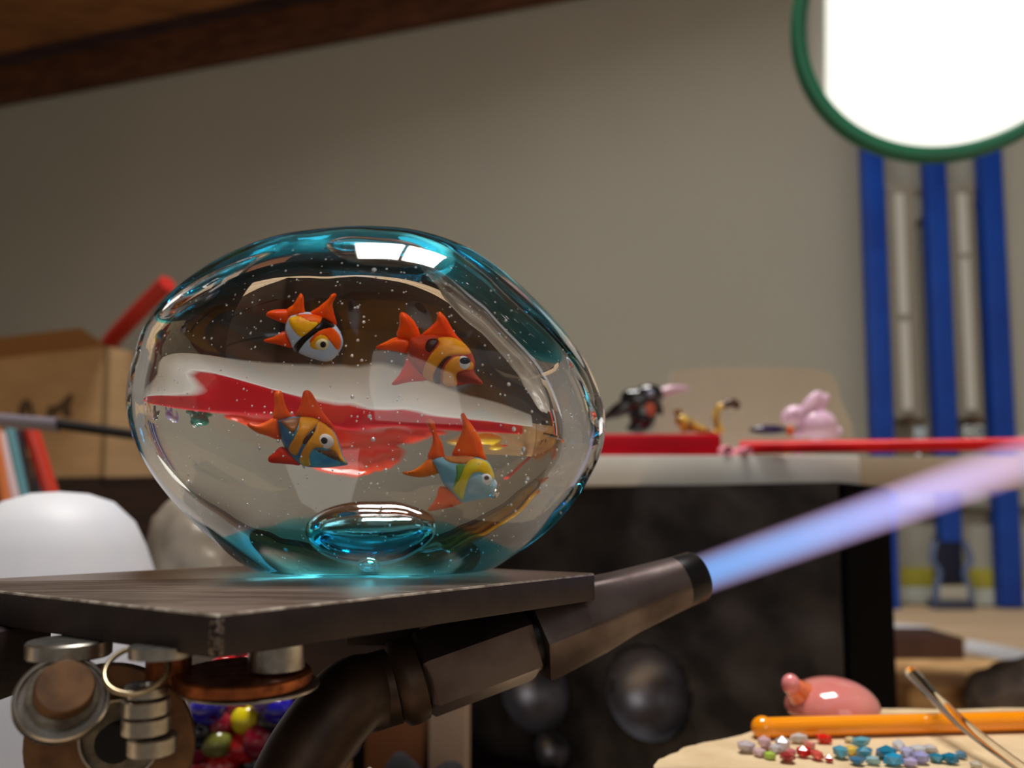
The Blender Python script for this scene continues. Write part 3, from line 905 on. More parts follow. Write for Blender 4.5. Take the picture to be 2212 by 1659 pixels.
for f in ((1, 5, 4, 0), (3, 7, 6, 2), (0, 4, 7, 3), (2, 6, 5, 1), (4, 5, 6, 7)): b.faces.new([vs[i] for i in f])
# front face as a dense grid, dished where the hollows are
NX, NZ = 130, 84
grid = []
for i in range(NX + 1):
    col = []
    for j in range(NZ + 1):
        a = BW * i / NX; z = BH * j / NZ; d = -.002
        for (ha, hz, hr) in holes:
            q = math.hypot(a - ha, z - hz)
            if q < hr: d = min(d, -.002 - math.sqrt(max(0, hr * hr - q * q)) * .95)
        if 0 < i < NX and 0 < j < NZ: d += .0007 * noise.noise(Vector((a * 60, z * 60, 0)))
        col.append(b.verts.new(fpt(a, z, d)))
    grid.append(col)
for i in range(NX):
    for j in range(NZ): b.faces.new((grid[i][j], grid[i + 1][j], grid[i + 1][j + 1], grid[i][j + 1]))
bmesh.ops.remove_doubles(b, verts=b.verts, dist=1e-6)
obj('block', b, M_blk, blk, smooth=True)
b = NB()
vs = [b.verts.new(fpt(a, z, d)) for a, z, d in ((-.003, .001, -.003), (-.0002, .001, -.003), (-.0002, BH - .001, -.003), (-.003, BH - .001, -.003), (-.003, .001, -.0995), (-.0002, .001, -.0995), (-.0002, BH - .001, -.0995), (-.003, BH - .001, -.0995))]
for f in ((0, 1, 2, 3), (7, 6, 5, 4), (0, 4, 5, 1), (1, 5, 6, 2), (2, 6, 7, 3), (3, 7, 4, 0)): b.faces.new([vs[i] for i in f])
obj('side_shade', b, M_side_shade, blk, smooth=False, label='flat black sheet giving the block a dark shaded side')
M_dish = mat('polished hollow', (150, 150, 160), 0.36, metal=.9, rgb2=(120, 118, 122), nscale=50)
for (ha, hz, hr) in holes:
    b = NB(); rr = hr * .995
    rows = []
    for k in range(0, 13):
        th = math.pi / 2 * k / 12
        rows.append([b.verts.new(fpt(ha + rr * math.cos(th) * math.cos(t), hz + rr * math.cos(th) * math.sin(t), -.0012 - rr * .94 * math.sin(th))) for t in [2 * math.pi * i / 48 for i in range(48)]] if k < 12 else [b.verts.new(fpt(ha, hz, -.0012 - rr * .94))])
    for p, q in zip(rows, rows[1:]):
        for i in range(48):
            if len(q) == 1: b.faces.new((p[i], p[(i + 1) % 48], q[0]))
            else: b.faces.new((p[i], p[(i + 1) % 48], q[(i + 1) % 48], q[i]))
    obj('hollow', b, M_dish, blk, smooth='all', normals=True, label='round polished hollow')

WBZ = BZ + BH + .0003
M_wht = mat('white ceramic board', (226, 226, 220), .6, rgb2=(206, 200, 186), nscale=14, contrast=(.5, .85), bump=.0002)
M_bei = mat('beige board', (148, 132, 112), .7, rgb2=(168, 152, 130), nscale=9, bump=.0002)
yb = .445
WTOP = U(1600, 984, yb).z
b = NB(); box(b, (U(470, 1000, yb).x, yb, WBZ), (U(1858, 1000, yb).x, yb + .075, WTOP), .0012)
obj('white_board', b, M_wht, label='thick white board lying on the black block behind the glass', cat='board')
b = NB(); box(b, (U(1300, 1000, .53).x, .5215, WBZ), (U(2186, 1000, .53).x, .60, U(1900, 986, .5215).z), .0012)
obj('beige_board', b, M_bei, label='beige board reaching right behind the white board', cat='board')

# red glass on the white board
M_red = mat('crimson glass', (190, 6, 30), .35, rgb2=(168, 3, 24), nscale=30, spec=.12)
M_red2 = mat('bright red glass', (232, 34, 34), .3, rgb2=(206, 20, 30), nscale=60, spec=.2)
yr = .452
def on_top(px, y, z=WTOP): return Vector((U(px, 1000, y).x, y, z))
b = NB(); box(b, (U(520, 950, yr).x, yr + .0006, WTOP), (U(1560, 950, yr).x, yr + .018, U(1400, 936, yr).z), .003, seg=3)
obj('red_glass_bar', b, M_red, label='thick crimson glass bar along the front edge of the white board', cat='glass bar')
for k, (px, py) in enumerate(((1563, 953), (1598, 956))):
    r = .0030 if k == 0 else .0026
    b = NB(); c = Vector((U(px, py, yr - .002).x + .001, 0, WTOP + r)); d = Vector((.10 + .06 * k, -1, 0)).normalized()
    a0 = Vector((c.x, yr - .006, c.z)); 
    lathe(b, a0 - d * .055 if k == 0 else a0 - d * .05, d, [(r * .62, 0), (r, 0), (r, .056), (r * .85, .0567), (r * .62, .056)], n=24, closed=True)
    obj('glass_tube', b, mat('pink highlight tube', (255, 186, 200), .4, rgb2=(250, 150, 172), nscale=90), label=('left' if k == 0 else 'right') + ' of the two glass tube ends with highlights painted pink beside the crimson bar', cat='glass tube')  # whitish pink colour imitates bright highlights on the tube ends
ra, rb_ = U(1600, 962, .452), U(2260, 958, .380)
ra.z = WTOP + .0052
b = NB(); tube(b, [ra, ra.lerp(rb_, .5), rb_], [.0042, .0034, .0032], n=18, k=6)
obj('red_glass_rod', b, M_red2, label='long bright red glass rod reaching right from the white board', cat='glass rod')
ho = bpy.data.objects
st_x = rb_.x
b = NB(); cyl(b, (rb_.x + .004, rb_.y, BZ), (rb_.x + .004, rb_.y, rb_.z - .0032), .004, .004, n=16); lathe(b, (rb_.x + .004, rb_.y, BZ), Z, [(0, 0), (.02, 0), (.02, .004), (0, .004)], n=24)
obj('rod_rest', b, M_blk, label='dark post holding up the right end of the long red rod', cat='rod rest')

# tile leaning behind the figurines
tp = []
for (px, py) in ((1450, 815), (1470, 800), (1530, 793), (1640, 792), (1760, 796), (1800, 812), (1812, 850), (1815, 975), (1440, 975)):
    p = U(px, py, .515); tp.append((p.x, p.z))
tp = catmull(tp, 4)
b = NB()
A = [b.verts.new((x, .511 + (z - WTOP) * .08, max(z, WTOP))) for x, z in tp]; B = [b.verts.new((x, .518 + (z - WTOP) * .08, max(z, WTOP))) for x, z in tp]
b.faces.new(A); b.faces.new(B[::-1])
for i in range(len(A)): j = (i + 1) % len(A); b.faces.new((A[i], B[i], B[j], A[j]))
obj('beige_tile', b, mat('beige tile', (176, 162, 140), .8, rgb2=(166, 152, 130), nscale=10), label='rounded beige tile standing upright behind the figurines', cat='tile')

def remesh(o, vs):
    m = o.modifiers.new('fuse', 'REMESH'); m.mode = 'VOXEL'; m.voxel_size = vs; m.use_smooth_shade = True
    s = o.modifiers.new('smooth', 'SMOOTH'); s.iterations = 4; s.factor = .6
    return o
def pxball(b, px, py, rx, ry, Y, ry_d=None, rot=0):
    s = Y / F
    ball(b, U(px, py, Y), (rx * s, (ry_d or min(rx, ry)) * s, ry * s), 3, Matrix.Rotation(math.radians(rot), 3, 'Y'))
# rabbit
Yb = .47
M_pink = mat('milky pink glass', (240, 206, 226), .2, rgb2=(232, 190, 220), nscale=80, coat=.5, sss=.3)
rab = thing('glass_rabbit', 'small milky pink glass rabbit sitting on the white board', 'figurine', on_top(1760, Yb))
b = NB()
pxball(b, 1766, 918, 42, 34, Yb, 28); pxball(b, 1716, 896, 28, 21, Yb, 18, -15); pxball(b, 1700, 905, 14, 11, Yb); pxball(b, 1738, 908, 22, 18, Yb, 16)
pxball(b, 1730, 936, 22, 11, Yb, 12); pxball(b, 1790, 938, 26, 11, Yb, 16)
obj('body', b, M_pink, rab); remesh(bpy.data.objects[rab.children[0].name], .0007)
for dy, px, py, rot in ((-.003, 1752, 874, 38), (.003, 1764, 876, 48)):
    b = NB(); ball(b, U(px, py, Yb + dy), (.0046, .0024, .0104), 3, Matrix.Rotation(math.radians(rot), 3, 'Y')); obj('ear', b, M_pink, rab, smooth='all')
b = NB(); ball(b, U(1718, 893, Yb - .0048), .0009, 2); obj('eye', b, mat('dark eye', (90, 90, 120), .2), rab, smooth='all')
b = NB(); pxball(b, 1808, 932, 12, 11, Yb); obj('tail', b, M_pink, rab, smooth='all')
# black bird
M_bg = mat('black glass', (16, 14, 18), .1, coat=.8)
Yk = .49
bird = thing('glass_bird', 'black glass bird with pale pink beak on the white board', 'figurine', on_top(1390, Yk))
b = NB()
pxball(b, 1402, 852, 34, 23, Yk, 20); pxball(b, 1376, 866, 38, 25, Yk, 20, 20); pxball(b, 1345, 882, 42, 17, Yk, 16, -28); pxball(b, 1318, 896, 26, 9, Yk, 9, -30)
pxball(b, 1388, 895, 30, 40, Yk, 18); pxball(b, 1378, 925, 26, 12, Yk, 14); pxball(b, 1418, 872, 10, 30, Yk, 9, -25)
obj('body', b, M_bg, bird, smooth='all'); remesh(bpy.data.objects[bird.children[0].name], .0008)
b = NB(); tube(b, [U(1428, 848, Yk), U(1450, 843, Yk), U(1472, 840, Yk), U(1488, 840, Yk)], [.0032, .0034, .0022, .0008], n=14); obj('beak', b, mat('pale mauve glass', (206, 168, 184), .15, coat=.5), bird, label='pale pink beak')
b = NB(); pxball(b, 1405, 850, 8, 8, Yk - .005); obj('eye', b, mat('grey glass eye', (140, 146, 170), .1, coat=1), bird, smooth='all')
b = NB(); pxball(b, 1404, 884, 12, 16, Yk - .004, 8); obj('breast_spot', b, mat('dull orange glass', (190, 88, 60), .2), bird, smooth='all', label='orange breast spot')
# striped cat
Yc = .462
cat = thing('glass_cat', 'yellow striped glass animal with raised curling tail on the white board', 'figurine', on_top(1510, Yc))
M_y = mat('yellow amber glass', (226, 184, 70), .15, rgb2=(150, 100, 40), nscale=420, stretch=(1, .1, .1), contrast=(.48, .56), coat=.5)
b = NB(); pxball(b, 1472, 908, 15, 14, Yc); pxball(b, 1490, 918, 26, 13, Yc, 14, 24); pxball(b, 1510, 927, 22, 9, Yc, 12, 10); pxball(b, 1478, 926, 10, 9, Yc); pxball(b, 1545, 933, 26, 5, Yc, 8)
obj('body', b, M_y, cat, smooth='all'); remesh(bpy.data.objects[cat.children[0].name], .0007)
b = NB(); pxball(b, 1464, 890, 9, 9, Yc); obj('head', b, mat('brown glass', (130, 88, 40), .2), cat, smooth='all', label='brown head')
b = NB(); tube(b, [U(1556, 932, Yc), U(1547, 905, Yc), U(1552, 882, Yc), U(1568, 873, Yc)], [.0024, .0023, .0022, .002], n=12); obj('tail', b, M_y, cat)
b = NB(); tube(b, [U(1564, 875, Yc), U(1578, 870, Yc), U(1590, 874, Yc), U(1592, 884, Yc)], [.0024, .003, .0026, .001], n=12); obj('tail_tip', b, mat('dark brown glass', (84, 60, 44), .2), cat, label='dark brown tail tip')
# figures that show only through the glass ornament
def lumpfig(name, label, Y, parts, m, extra=()):
    r = thing(name, label, 'figurine', on_top(parts[0][0], Y))
    b = NB()
    for (px, py, rx, ry) in parts: pxball(b, px, py, rx, ry, Y)
    o = obj('body', b, m, r, smooth='all'); remesh(o, .0010)
    for nm, px, py, rx, ry, mm in extra:
        b = NB(); pxball(b, px, py, rx, ry, Y - .003); obj(nm, b, mm, r, smooth='all')
M_or = mat('orange red glass', (236, 84, 50), .15, rgb2=(222, 60, 40), nscale=60, coat=.6)
lumpfig('glass_octopus', 'orange-red glass octopus on the white board, seen only through the ornament', .478,
        [(800, 868, 46, 40), (770, 918, 50, 20), (850, 922, 56, 18), (730, 930, 34, 12), (900, 930, 34, 12), (812, 915, 30, 30)], M_or,
        [('eye', 784, 862, 7, 7, mat('white glass', (236, 236, 230), .2)), ('eye', 818, 862, 7, 7, mat('white glass'))])
lumpfig('glass_frog', 'teal green glass frog on the white board, seen only through the ornament', .475,
        [(1010, 905, 36, 26), (1032, 884, 20, 16), (990, 930, 30, 12), (1040, 930, 26, 12)], mat('teal green glass', (20, 110, 90), .15, coat=.6),
        [('eye', 1036, 872, 7, 7, mat('white glass'))])
lumpfig('glass_duck', 'yellow glass duck on the white board, seen only through the ornament', .475,
        [(640, 915, 44, 24), (610, 880, 20, 18), (676, 902, 22, 12)], mat('yellow glass', (232, 196, 50), .15, coat=.6),
        [('bill', 588, 884, 12, 6, M_or)])
lumpfig('glass_elephant', 'clear lilac glass elephant on the white board, seen only through the ornament', .480,
        [(1180, 896, 40, 30), (1145, 884, 24, 22), (1122, 905, 8, 26), (1160, 930, 12, 14), (1205, 930, 12, 14)], mat('lilac glass', (130, 110, 200), .12, rgb2=(200, 196, 214), nscale=60, trans=.4, coat=.6),
        [('ear', 1160, 880, 14, 18, mat('white glass'))])
# purple lump with orange end
pl_ = thing('glass_fish', 'flat dark purple glass piece with an orange tip in front of the rabbit', 'figurine', on_top(1665, .456))
b = NB(); pxball(b, 1660, 929, 42, 11, .456, 14); obj('body', b, mat('dark purple glass', (42, 24, 84), .12, rgb2=(20, 22, 30), nscale=70, coat=.6), pl_, smooth='all')
b = NB(); pxball(b, 1707, 931, 9, 11, .456, 8); obj('tip', b, mat('orange glass', (226, 96, 44), .15), pl_, smooth='all', label='orange tip')
# crumbs of frit on the board front
for k, (px, rgb, nm) in enumerate(((1600, (230, 206, 170), 'cream'), (1700, (240, 196, 150), 'peach'), (1725, (232, 170, 196), 'pink'), (1984, (214, 220, 226), 'white'))):
    b = NB(); yy = .450 if px < 1900 else .525
    vs = ball(b, (U(px, 975, yy).x, yy, (WTOP if px < 1900 else U(1900, 986, .5215).z) + .0012), (.0035 if k == 0 else .0022, .0018, .0012), 1)
    obj('frit_crumb', b, mat(nm + ' frit', rgb, .2), smooth=False, label='tiny %s glass crumb on the board under the red rod' % nm, cat='glass crumb')

# ------------------------------------------------------------------ blue rack
YR = 1.25
rack = thing('blue_rack', 'blue rack of three uprights with two clear scale tubes below the mirror', 'rack', (U(2020, 1000, YR).x, YR, BZ))
M_blu = mat('blue painted steel', (8, 72, 176), .4, rgb2=(6, 60, 158), nscale=12)
M_clr = mat('cloudy clear plastic', (196, 190, 176), .25, trans=.55, ior=1.2)
M_wsc = mat('white scale strip', (206, 206, 198), .6)
def upright(px0, px1, y_top, y_bot):
    # px at row 940
    a = U(px0, 940, YR); c = U(px1, 940, YR)
    zt = U(px0, y_top, YR).z; zb = max(U(px0, y_bot, YR).z, BZ)
    b = NB(); box(b, (a.x, YR - .010, zb), (c.x, YR + .010, zt), .0012)
    obj('upright', b, M_blu, rack)
XT = 0
upright(1881, 1925, 200, 1320); upright(2018, 2062, 200, 1170); upright(2139, 2186, 200, 1310)
for px0, px1, s0, s1, yt, yw in ((1933, 1996, 1950, 1970, 395, 900), (2070, 2126, 2088, 2108, 395, 900)):
    za, zb = U(2000, 395, YR).z, U(2000, 905, YR).z
    b = NB(); box(b, (U(px0, 940, YR).x, YR - .003, zb), (U(px1, 940, YR).x, YR + .004, za), .003, seg=3); obj('scale_tube', b, M_clr, rack)
    b = NB(); box(b, (U(s0, 940, YR).x, YR - .0045, U(0, 885, YR).z), (U(s1, 940, YR).x, YR - .0032, U(0, 560, YR).z if px0 > 2000 else U(0, 695, YR).z)); obj('scale_strip', b, M_wsc, rack, smooth=False)
    b = NB(); box(b, (U(s0, 940, YR).x, YR - .0045, U(0, 640 if px0 > 2000 else 680, YR).z if px0 < 2000 else U(0, 550, YR).z), (U(s1, 940, YR).x, YR - .0032, U(0, 420, YR).z)); obj('scale_strip', b, M_wsc, rack, smooth=False)
    b = NB(); cyl(b, (U((s0 + s1) / 2, 940, YR).x, YR - .015, U(0, 908, YR).z), (U((s0 + s1) / 2, 940, YR).x, YR + .010, U(0, 908, YR).z), .0075, n=16); obj('knob', b, mat('brown knob', (84, 62, 42), .5), rack)
b = NB(); box(b, (U(1881, 940, YR).x, YR + .010, U(0, 915, YR).z), (U(2186, 940, YR).x, YR + .009, U(0, 900, YR).z), .0005); obj('rail', b, mat('grey rail', (120, 112, 92), .6), rack)
b = NB(); box(b, (U(1881, 940, YR).x, YR + .010, U(0, 420, YR).z), (U(2186, 940, YR).x, YR + .009, U(0, 405, YR).z), .0005); obj('rail', b, mat('grey rail', (120, 112, 92), .6), rack)
# little sign plates
sg = mat('sign plate', (96, 112, 120), .6)
b = NB(); box(b, (U(2066, 940, YR).x, YR - .012, U(0, 949, YR).z), (U(2120, 940, YR).x, YR - .0105, U(0, 922, YR).z)); obj('sign', b, sg, rack, smooth=False)
fc = bpy.data.curves.new('letters', 'FONT'); fc.body = 'EC'; fc.size = .027; fc.extrude = .0004; fc.align_x = 'CENTER'; fc.offset = .0004
to = bpy.data.objects.new('t', fc); COL.objects.link(to); bpy.context.view_layer.update()
me = bpy.data.meshes.new_from_object(to.evaluated_get(bpy.context.evaluated_depsgraph_get()))
bpy.data.objects.remove(to)
sx_ = U(2093, 940, YR).x; sz_ = U(0, 945.5, YR).z
me.transform(Matrix.Translation(Vector((sx_, YR - .0128, sz_)) - ORG[rack.name]) @ Matrix.Rotation(math.pi / 2, 4, 'X'))
me.materials.append(mat('white letters', (228, 234, 236), .5))
lo_ = bpy.data.objects.new('lettering', me); COL.objects.link(lo_); lo_.parent = rack
b = NB(); box(b, (U(1966, 940, YR).x, YR - .012, U(0, 949, YR).z), (U(1992, 940, YR).x, YR - .0105, U(0, 924, YR).z)); obj('sign', b, mat('pale sign', (176, 190, 200), .6), rack, smooth=False)
# clip at the foot of the middle upright
b = NB()
xa, xb = U(2012, 1280, YR).x, U(2088, 1280, YR).x
zt, zb = U(0, 1168, YR).z, BZ
M_clip = mat('blue grey clip', (96, 112, 150), .4)
for s, x in ((1, xa), (-1, xb)):
    tube(b, [Vector((x + s * .006, YR - .007, zt)), Vector((x - s * .002, YR - .010, zt - .03)), Vector((x + s * .008, YR - .010, zt - .05)), Vector((x + s * .003, YR - .010, zb + .033)), Vector((x, YR - .010, zb))], .005, n=10)
obj('clip_frame', b, M_clip, rack)
b = NB(); box(b, (xa + .008, YR - .007, zb + .040), (xb - .008, YR + .007, zt + .006), .002); obj('clip_body', b, mat('navy plastic', (12, 20, 52), .4), rack, label='dark navy clip body')
b = NB(); box(b, (xa + .006, YR - .014, zb + .0155), (xb - .006, YR - .010, zb + .037), .0005); obj('clip_label', b, mat('grey label', (184, 182, 168), .6), rack, label='pale grey label')
b = NB(); box(b, (xa - .003, YR - .018, zb), (xb + .003, YR + .010, zb + .015), .002); obj('clip_base', b, mat('slate plastic', (66, 70, 90), .5), rack)

# ------------------------------------------------------------------ round mirror in a green frame
YM = .62
MC = U(2048, 24, YM); mr = 326 / F * YM * 1.03
target_w = Vector((-0.15, -2.12, 1.95))
AIM = Vector((.33, -2.13, 2.12))
mn = ((Vector((0, 0, EYE)) - MC).normalized() + (AIM - MC).normalized()).normalized()
mirror = thing('round_mirror', 'round green-framed mirror reflecting the bright window, top right', 'mirror', MC)
b = NB()
Rm = frame_to(mn)
lathe(b, MC, mn, [(mr - .0125, -.004), (mr, -.0045), (mr + .0004, .003), (mr - .003, .0062), (mr - .0085, .0062), (mr - .0125, .003)], n=96, closed=True)
obj('frame', b, mat('green plastic', (8, 92, 62), .35, rgb2=(12, 100, 66), nscale=20), mirror, label='glossy green round frame')
b = NB(); lathe(b, MC, mn, [(0, .001), (mr - .0124, .001)], n=96)
mg = mat('mirror silver', (236, 238, 232), .015, metal=1.0)
obj('mirror_glass', b, mg, mirror, smooth=False)
b = NB(); lathe(b, MC, mn, [(0, -.0042), (mr - .002, -.0042)], n=64); obj('back_panel', b, M_blk, mirror, smooth=False)
b = NB(); top_ = MC + Vector((0, 0, 1)) * 0
tube(b, [MC - mn * .006, MC - mn * .05 + Vector((0, 0, .05)), MC - mn * .10 + Vector((.01, 0, .18)), Vector((MC.x + .04, MC.y + .12, beam_z + .42))], .005, n=12)
obj('hanging_arm', b, M_blk, mirror)

# ------------------------------------------------------------------ left background
YX = .74
# cardboard box, nearest edge at px 226
cx = U(226, 900, YX); kt = WM.to_3x3()
zt = U(226, 748, YX).z; zb = U(226, 1030, YX).z
e = Vector((cx.x, cx.y, 0))
dl = Vector((-math.cos(math.radians(22)), math.sin(math.radians(22)), 0)); dr = Vector((math.sin(math.radians(22)), math.cos(math.radians(22)), 0))
M_card = mat('cardboard', (182, 146, 102), .85, rgb2=(194, 158, 114), nscale=14, stretch=(1, 1, 4))
cb_ = thing('cardboard_box', 'open brown cardboard box with dark printed marks behind the glass', 'box', (e.x, e.y, zb))
def quad_slab(b, p0, u, l, z0, z1, th, nrm):
    vs = []
    for q in (0, 1):
        for (a, z) in ((0, z0), (l, z0), (l, z1), (0, z1)):
            p = p0 + u * a + nrm * (th * q); vs.append(b.verts.new((p.x, p.y, z)))
    for f in ((0, 1, 2, 3), (7, 6, 5, 4), (0, 4, 5, 1), (1, 5, 6, 2), (2, 6, 7, 3), (3, 7, 4, 0)): b.faces.new([vs[i] for i in f])
LW, RW = .34, .20
for p0, u, l, nrm in ((e, dl, LW, dr), (e, dr, RW, dl), (e + dr * RW, dl, LW, -dr), (e + dl * LW, dr, RW, -dl)):
    b = NB(); quad_slab(b, p0, u, l, zb, zt, .004, nrm); obj('side_panel', b, M_card, cb_, smooth=False)
b = NB(); vs = [b.verts.new((p.x, p.y, zb + .002)) for p in (e, e + dl * LW, e + dl * LW + dr * RW, e + dr * RW)]; b.faces.new(vs); obj('bottom_panel', b, M_card, cb_, smooth=False)
b = NB()
p0 = e + dr * .0; 
vs = [b.verts.new(v) for v in (Vector((e.x, e.y, zt)), Vector((e.x, e.y, zt)) + dl * LW, Vector((e.x, e.y, zt + .012)) + dl * LW - dr * .03, Vector((e.x, e.y, zt + .012)) - dr * .03)]
b.faces.new(vs); r_ = bmesh.ops.solidify(b, geom=b.faces[:], thickness=.003)
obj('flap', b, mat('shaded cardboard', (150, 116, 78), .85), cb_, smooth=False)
def mark(px, py, pts):
    b = NB(); q = []
    o = Vector((0, 0, EYE))
    for dx, dy in pts:
        d = U(px + dx, py + dy, 1) - o
        n = dr; pe = Vector((e.x, e.y, EYE)); p = o + d * ((pe - o).dot(n) / d.dot(n)); q.append(p - dr * .0012)
    A = [b.verts.new(p) for p in q]; B = [b.verts.new(p + dr * .0010) for p in q]
    b.faces.new(A); b.faces.new(B[::-1])
    for i in range(len(A)): j = (i + 1) % len(A); b.faces.new((A[i], B[i], B[j], A[j]))
    obj('printed_mark', b, mat('dark print', (92, 72, 50), .8), cb_, smooth=False, label='dark printed mark')
mark(62, 880, [(-22, 20), (-18, -6), (-6, -18), (6, -10), (14, 20), (6, 20), (0, 2), (-8, 20)])
mark(125, 875, [(-24, 26), (-20, 6), (2, 0), (28, -24), (34, -18), (26, 4), (30, 26), (14, 26), (8, 10), (-6, 26)])
# crate below the cardboard box
crate = thing('wooden_crate', 'dark brown wooden crate under the cardboard box', 'crate', (e.x, e.y, BZ))
M_dw = mat('dark crate wood', (50, 28, 18), .7, rgb2=(34, 20, 14), nscale=8, stretch=(1, 1, 10))
zc = BZ
n_sl = 3; hh = (zb - BZ) / n_sl
for i in range(n_sl):
    b = NB(); quad_slab(b, e - dr * .004, dl, LW + .05, BZ + hh * i + .001, BZ + hh * (i + 1) - .001, .012, dr); obj('slat', b, M_dw, crate, smooth=False)
    b = NB(); quad_slab(b, e - dr * .004 - dl * .33, dr, RW, BZ + hh * i + .001, BZ + hh * (i + 1) - .001, .012, dl); obj('slat', b, M_dw, crate, smooth=False)
b = NB(); quad_slab(b, e - dl * .33, dl, LW + .38, zb - .008, zb - .0005, RW, dr); obj('lid_board', b, M_dw, crate, smooth=False)
b = NB(); quad_slab(b, e - dr * .004 - dl * .33, dl, .332, BZ, zb - .009, .012, dr); obj('front_panel', b, M_dw, crate, smooth=False)
# red rod out of the box
b = NB(); tube(b, [U(232, 760, .80), U(242, 735, .79), U(298, 675, .765), U(362, 612, .74)], .0085, n=16)
obj('red_stick', b, mat('red stick', (196, 42, 34), .4), label='thick red stick leaning out of the cardboard box', cat='stick')
# black mandrel with grey handle across the left
ym = .42
b = NB(); tube(b, [U(120, 915, ym), U(330, 945, ym + .05)], .0030, n=12, k=1)
mnd = thing('steel_mandrel', 'dark thin rod with grey handle crossing in front of the cardboard box', 'tool', U(60, 908, ym))
obj('shaft', b, mat('black rod', (28, 24, 24), .5), mnd)
b = NB(); tube(b, [U(-300, 884, ym), U(125, 918, ym)], .0039, n=14, k=1); obj('handle', b, mat('grey handle', (140, 132, 142), .35, metal=.3), mnd, label='grey handle')
hx = U(-200, 890, ym)
b = NB(); cyl(b, (hx.x, hx.y, BZ), (hx.x, hx.y, hx.z - .0034), .006, n=16); lathe(b, (hx.x, hx.y, BZ), Z, [(0, 0), (.03, 0), (.03, .005), (0, .005)], n=24)
obj('tool_rest', b, M_blk, label='dark post carrying the grey handle, outside the left edge', cat='tool rest')
# coloured glass rods in a jar (left edge)
yj = .50
jc = U(20, 1100, yj)
jar = thing('rod_jar', 'grey jar of coloured glass rods behind the white dome', 'jar', (jc.x, yj, BZ))
b = NB(); lathe(b, (jc.x, yj, BZ), Z, [(0, 0), (.034, 0), (.036, .002), (.036, .075), (.0335, .075), (.0335, .004), (0, .004)], n=40)
obj('jar_wall', b, mat('dull grey glass', (110, 112, 116), .3), jar)
for k, (xa, xb, rgb, nm, ytop) in enumerate(((-18, 8, (226, 126, 64), 'orange', 900), (0, 30, (232, 200, 200), 'pale pink', 935), (20, 48, (104, 156, 164), 'teal', 925), (38, 52, (60, 50, 60), 'dark', 930), (70, 116, (206, 62, 44), 'red', 925), (54, 62, (176, 160, 130), 'sand', 990), (44, 60, (222, 168, 76), 'amber', 1030), (84, 92, (120, 130, 150), 'slate', 1000))):
    if nm in ('red', 'teal', 'pale pink', 'orange', 'dark'):
        p = U(xa if nm != 'red' else 66, ytop, yj - .012 + .003 * k); q = U(xb + (8 if nm != 'red' else 4), 1100, yj - .012 + .003 * k)
    else:
        p = U(xa, ytop, yj - .02 + .004 * k); q = U(xb, 1110, yj - .016 + .003 * k)
    q2 = q + (q - p) * .35
    b = NB(); tube(b, [p, q2], .0036 if nm != 'red' else .0050, n=12, k=1)
    obj('glass_rod', b, mat(nm + ' rod glass', rgb, .2), label='%s glass rod standing in the grey jar' % nm, cat='glass rod')

b = NB(); box(b, (-.42, .10, BZ + .0002), (.028, .60, BZ + .0022), .0008)
obj('bench_mat', b, mat('black bench mat', (26, 20, 20), .8, spec=.1), label='black mat on the bench under the torch and the white dome', cat='mat')
# white dome
yd = .30
dc = Vector((U(128, 1100, yd).x, yd, BZ))
hd = U(128, 1062, yd).z - BZ
sd = yd / F
b = NB(); lathe(b, dc, Z, [(0, hd), (.010, hd - .0008), (.019, hd - .004), (.027, hd - .012), (.0315, hd - .022), (.0355, hd - .034), (.041, hd - .052), (.0475, hd - .072), (.052, .004), (.0525, 0), (.050, 0), (.049, .004), (.0385, hd - .052), (.025, hd - .014), (0, hd - .003)], n=64)
obj('white_dome', b, mat('white plastic', (208, 213, 226), .5, rgb2=(222, 222, 224), nscale=14), label='shiny white plastic dome-shaped tub behind the left of the plate', cat='tub')
# crumpled clear bag
b = NB(); bc_ = U(395, 1140, .36); bz_ = (U(395, 1065, .38).z - BZ) / 2
vs = ball(b, (bc_.x, .38, BZ + bz_), (.036, .028, bz_), 5)
for v in vs:
    n = noise.noise(v.co * 55); n2 = noise.noise(v.co * 160)
    v.co += Vector((v.co.x - bc_.x, v.co.y - .38, v.co.z - BZ - bz_)).normalized() * (.008 * n + .003 * n2)
    v.co.z = max(v.co.z, BZ + .0005)
obj('plastic_bag', b, mat('cloudy plastic bag', (182, 172, 158), .28, trans=.25, ior=1.3, rgb2=(150, 138, 122), nscale=40), label='crumpled cloudy plastic bag between the white dome and the glass', cat='bag')

# ------------------------------------------------------------------ below the plate: bead heap, wood, cloth
bead_cols = {'red': (206, 20, 24), 'crimson': (140, 12, 40), 'dark blue': (30, 22, 160), 'yellow': (226, 206, 20), 'orange': (236, 88, 20), 'black': (20, 16, 30), 'olive': (120, 120, 50), 'lilac': (120, 96, 190)}
rn = random.Random(11)
placed = []
def bead(px, py, Y, r, nm):
    c = U(px, py, Y)
    b = NB(); ball(b, c, r, 3)
    obj('glass_bead', b, mat(nm + ' bead glass', bead_cols[nm], .15, coat=.6), smooth='all',
        label=None, cat='bead')
    o = bpy.data.objects[-1] if False else None
    placed.append((c, r))
DZ = U(520, 1700, .265).z
b = NB(); box(b, (U(520, 1600, .265).x - .045, .225, BZ), (U(520, 1600, .265).x + .03, .305, DZ - .0001), .002)
obj('wood_block', b, mat('plain wood block', (130, 92, 58), .6, rgb2=(100, 68, 40), nscale=20), label='wooden block that raises the bead dish, below the frame', cat='wood block')
tray = thing('bead_dish', 'dark shallow dish heaped with coloured beads behind the curved pipe', 'dish', (U(520, 1600, .265).x, .265, DZ))
tcx = U(520, 1600, .265).x
b = NB(); lathe(b, (tcx, .265, DZ), Z, [(0, 0), (.030, 0), (.040, .012), (.0385, .0125), (.029, .0025), (0, .0025)], n=40)
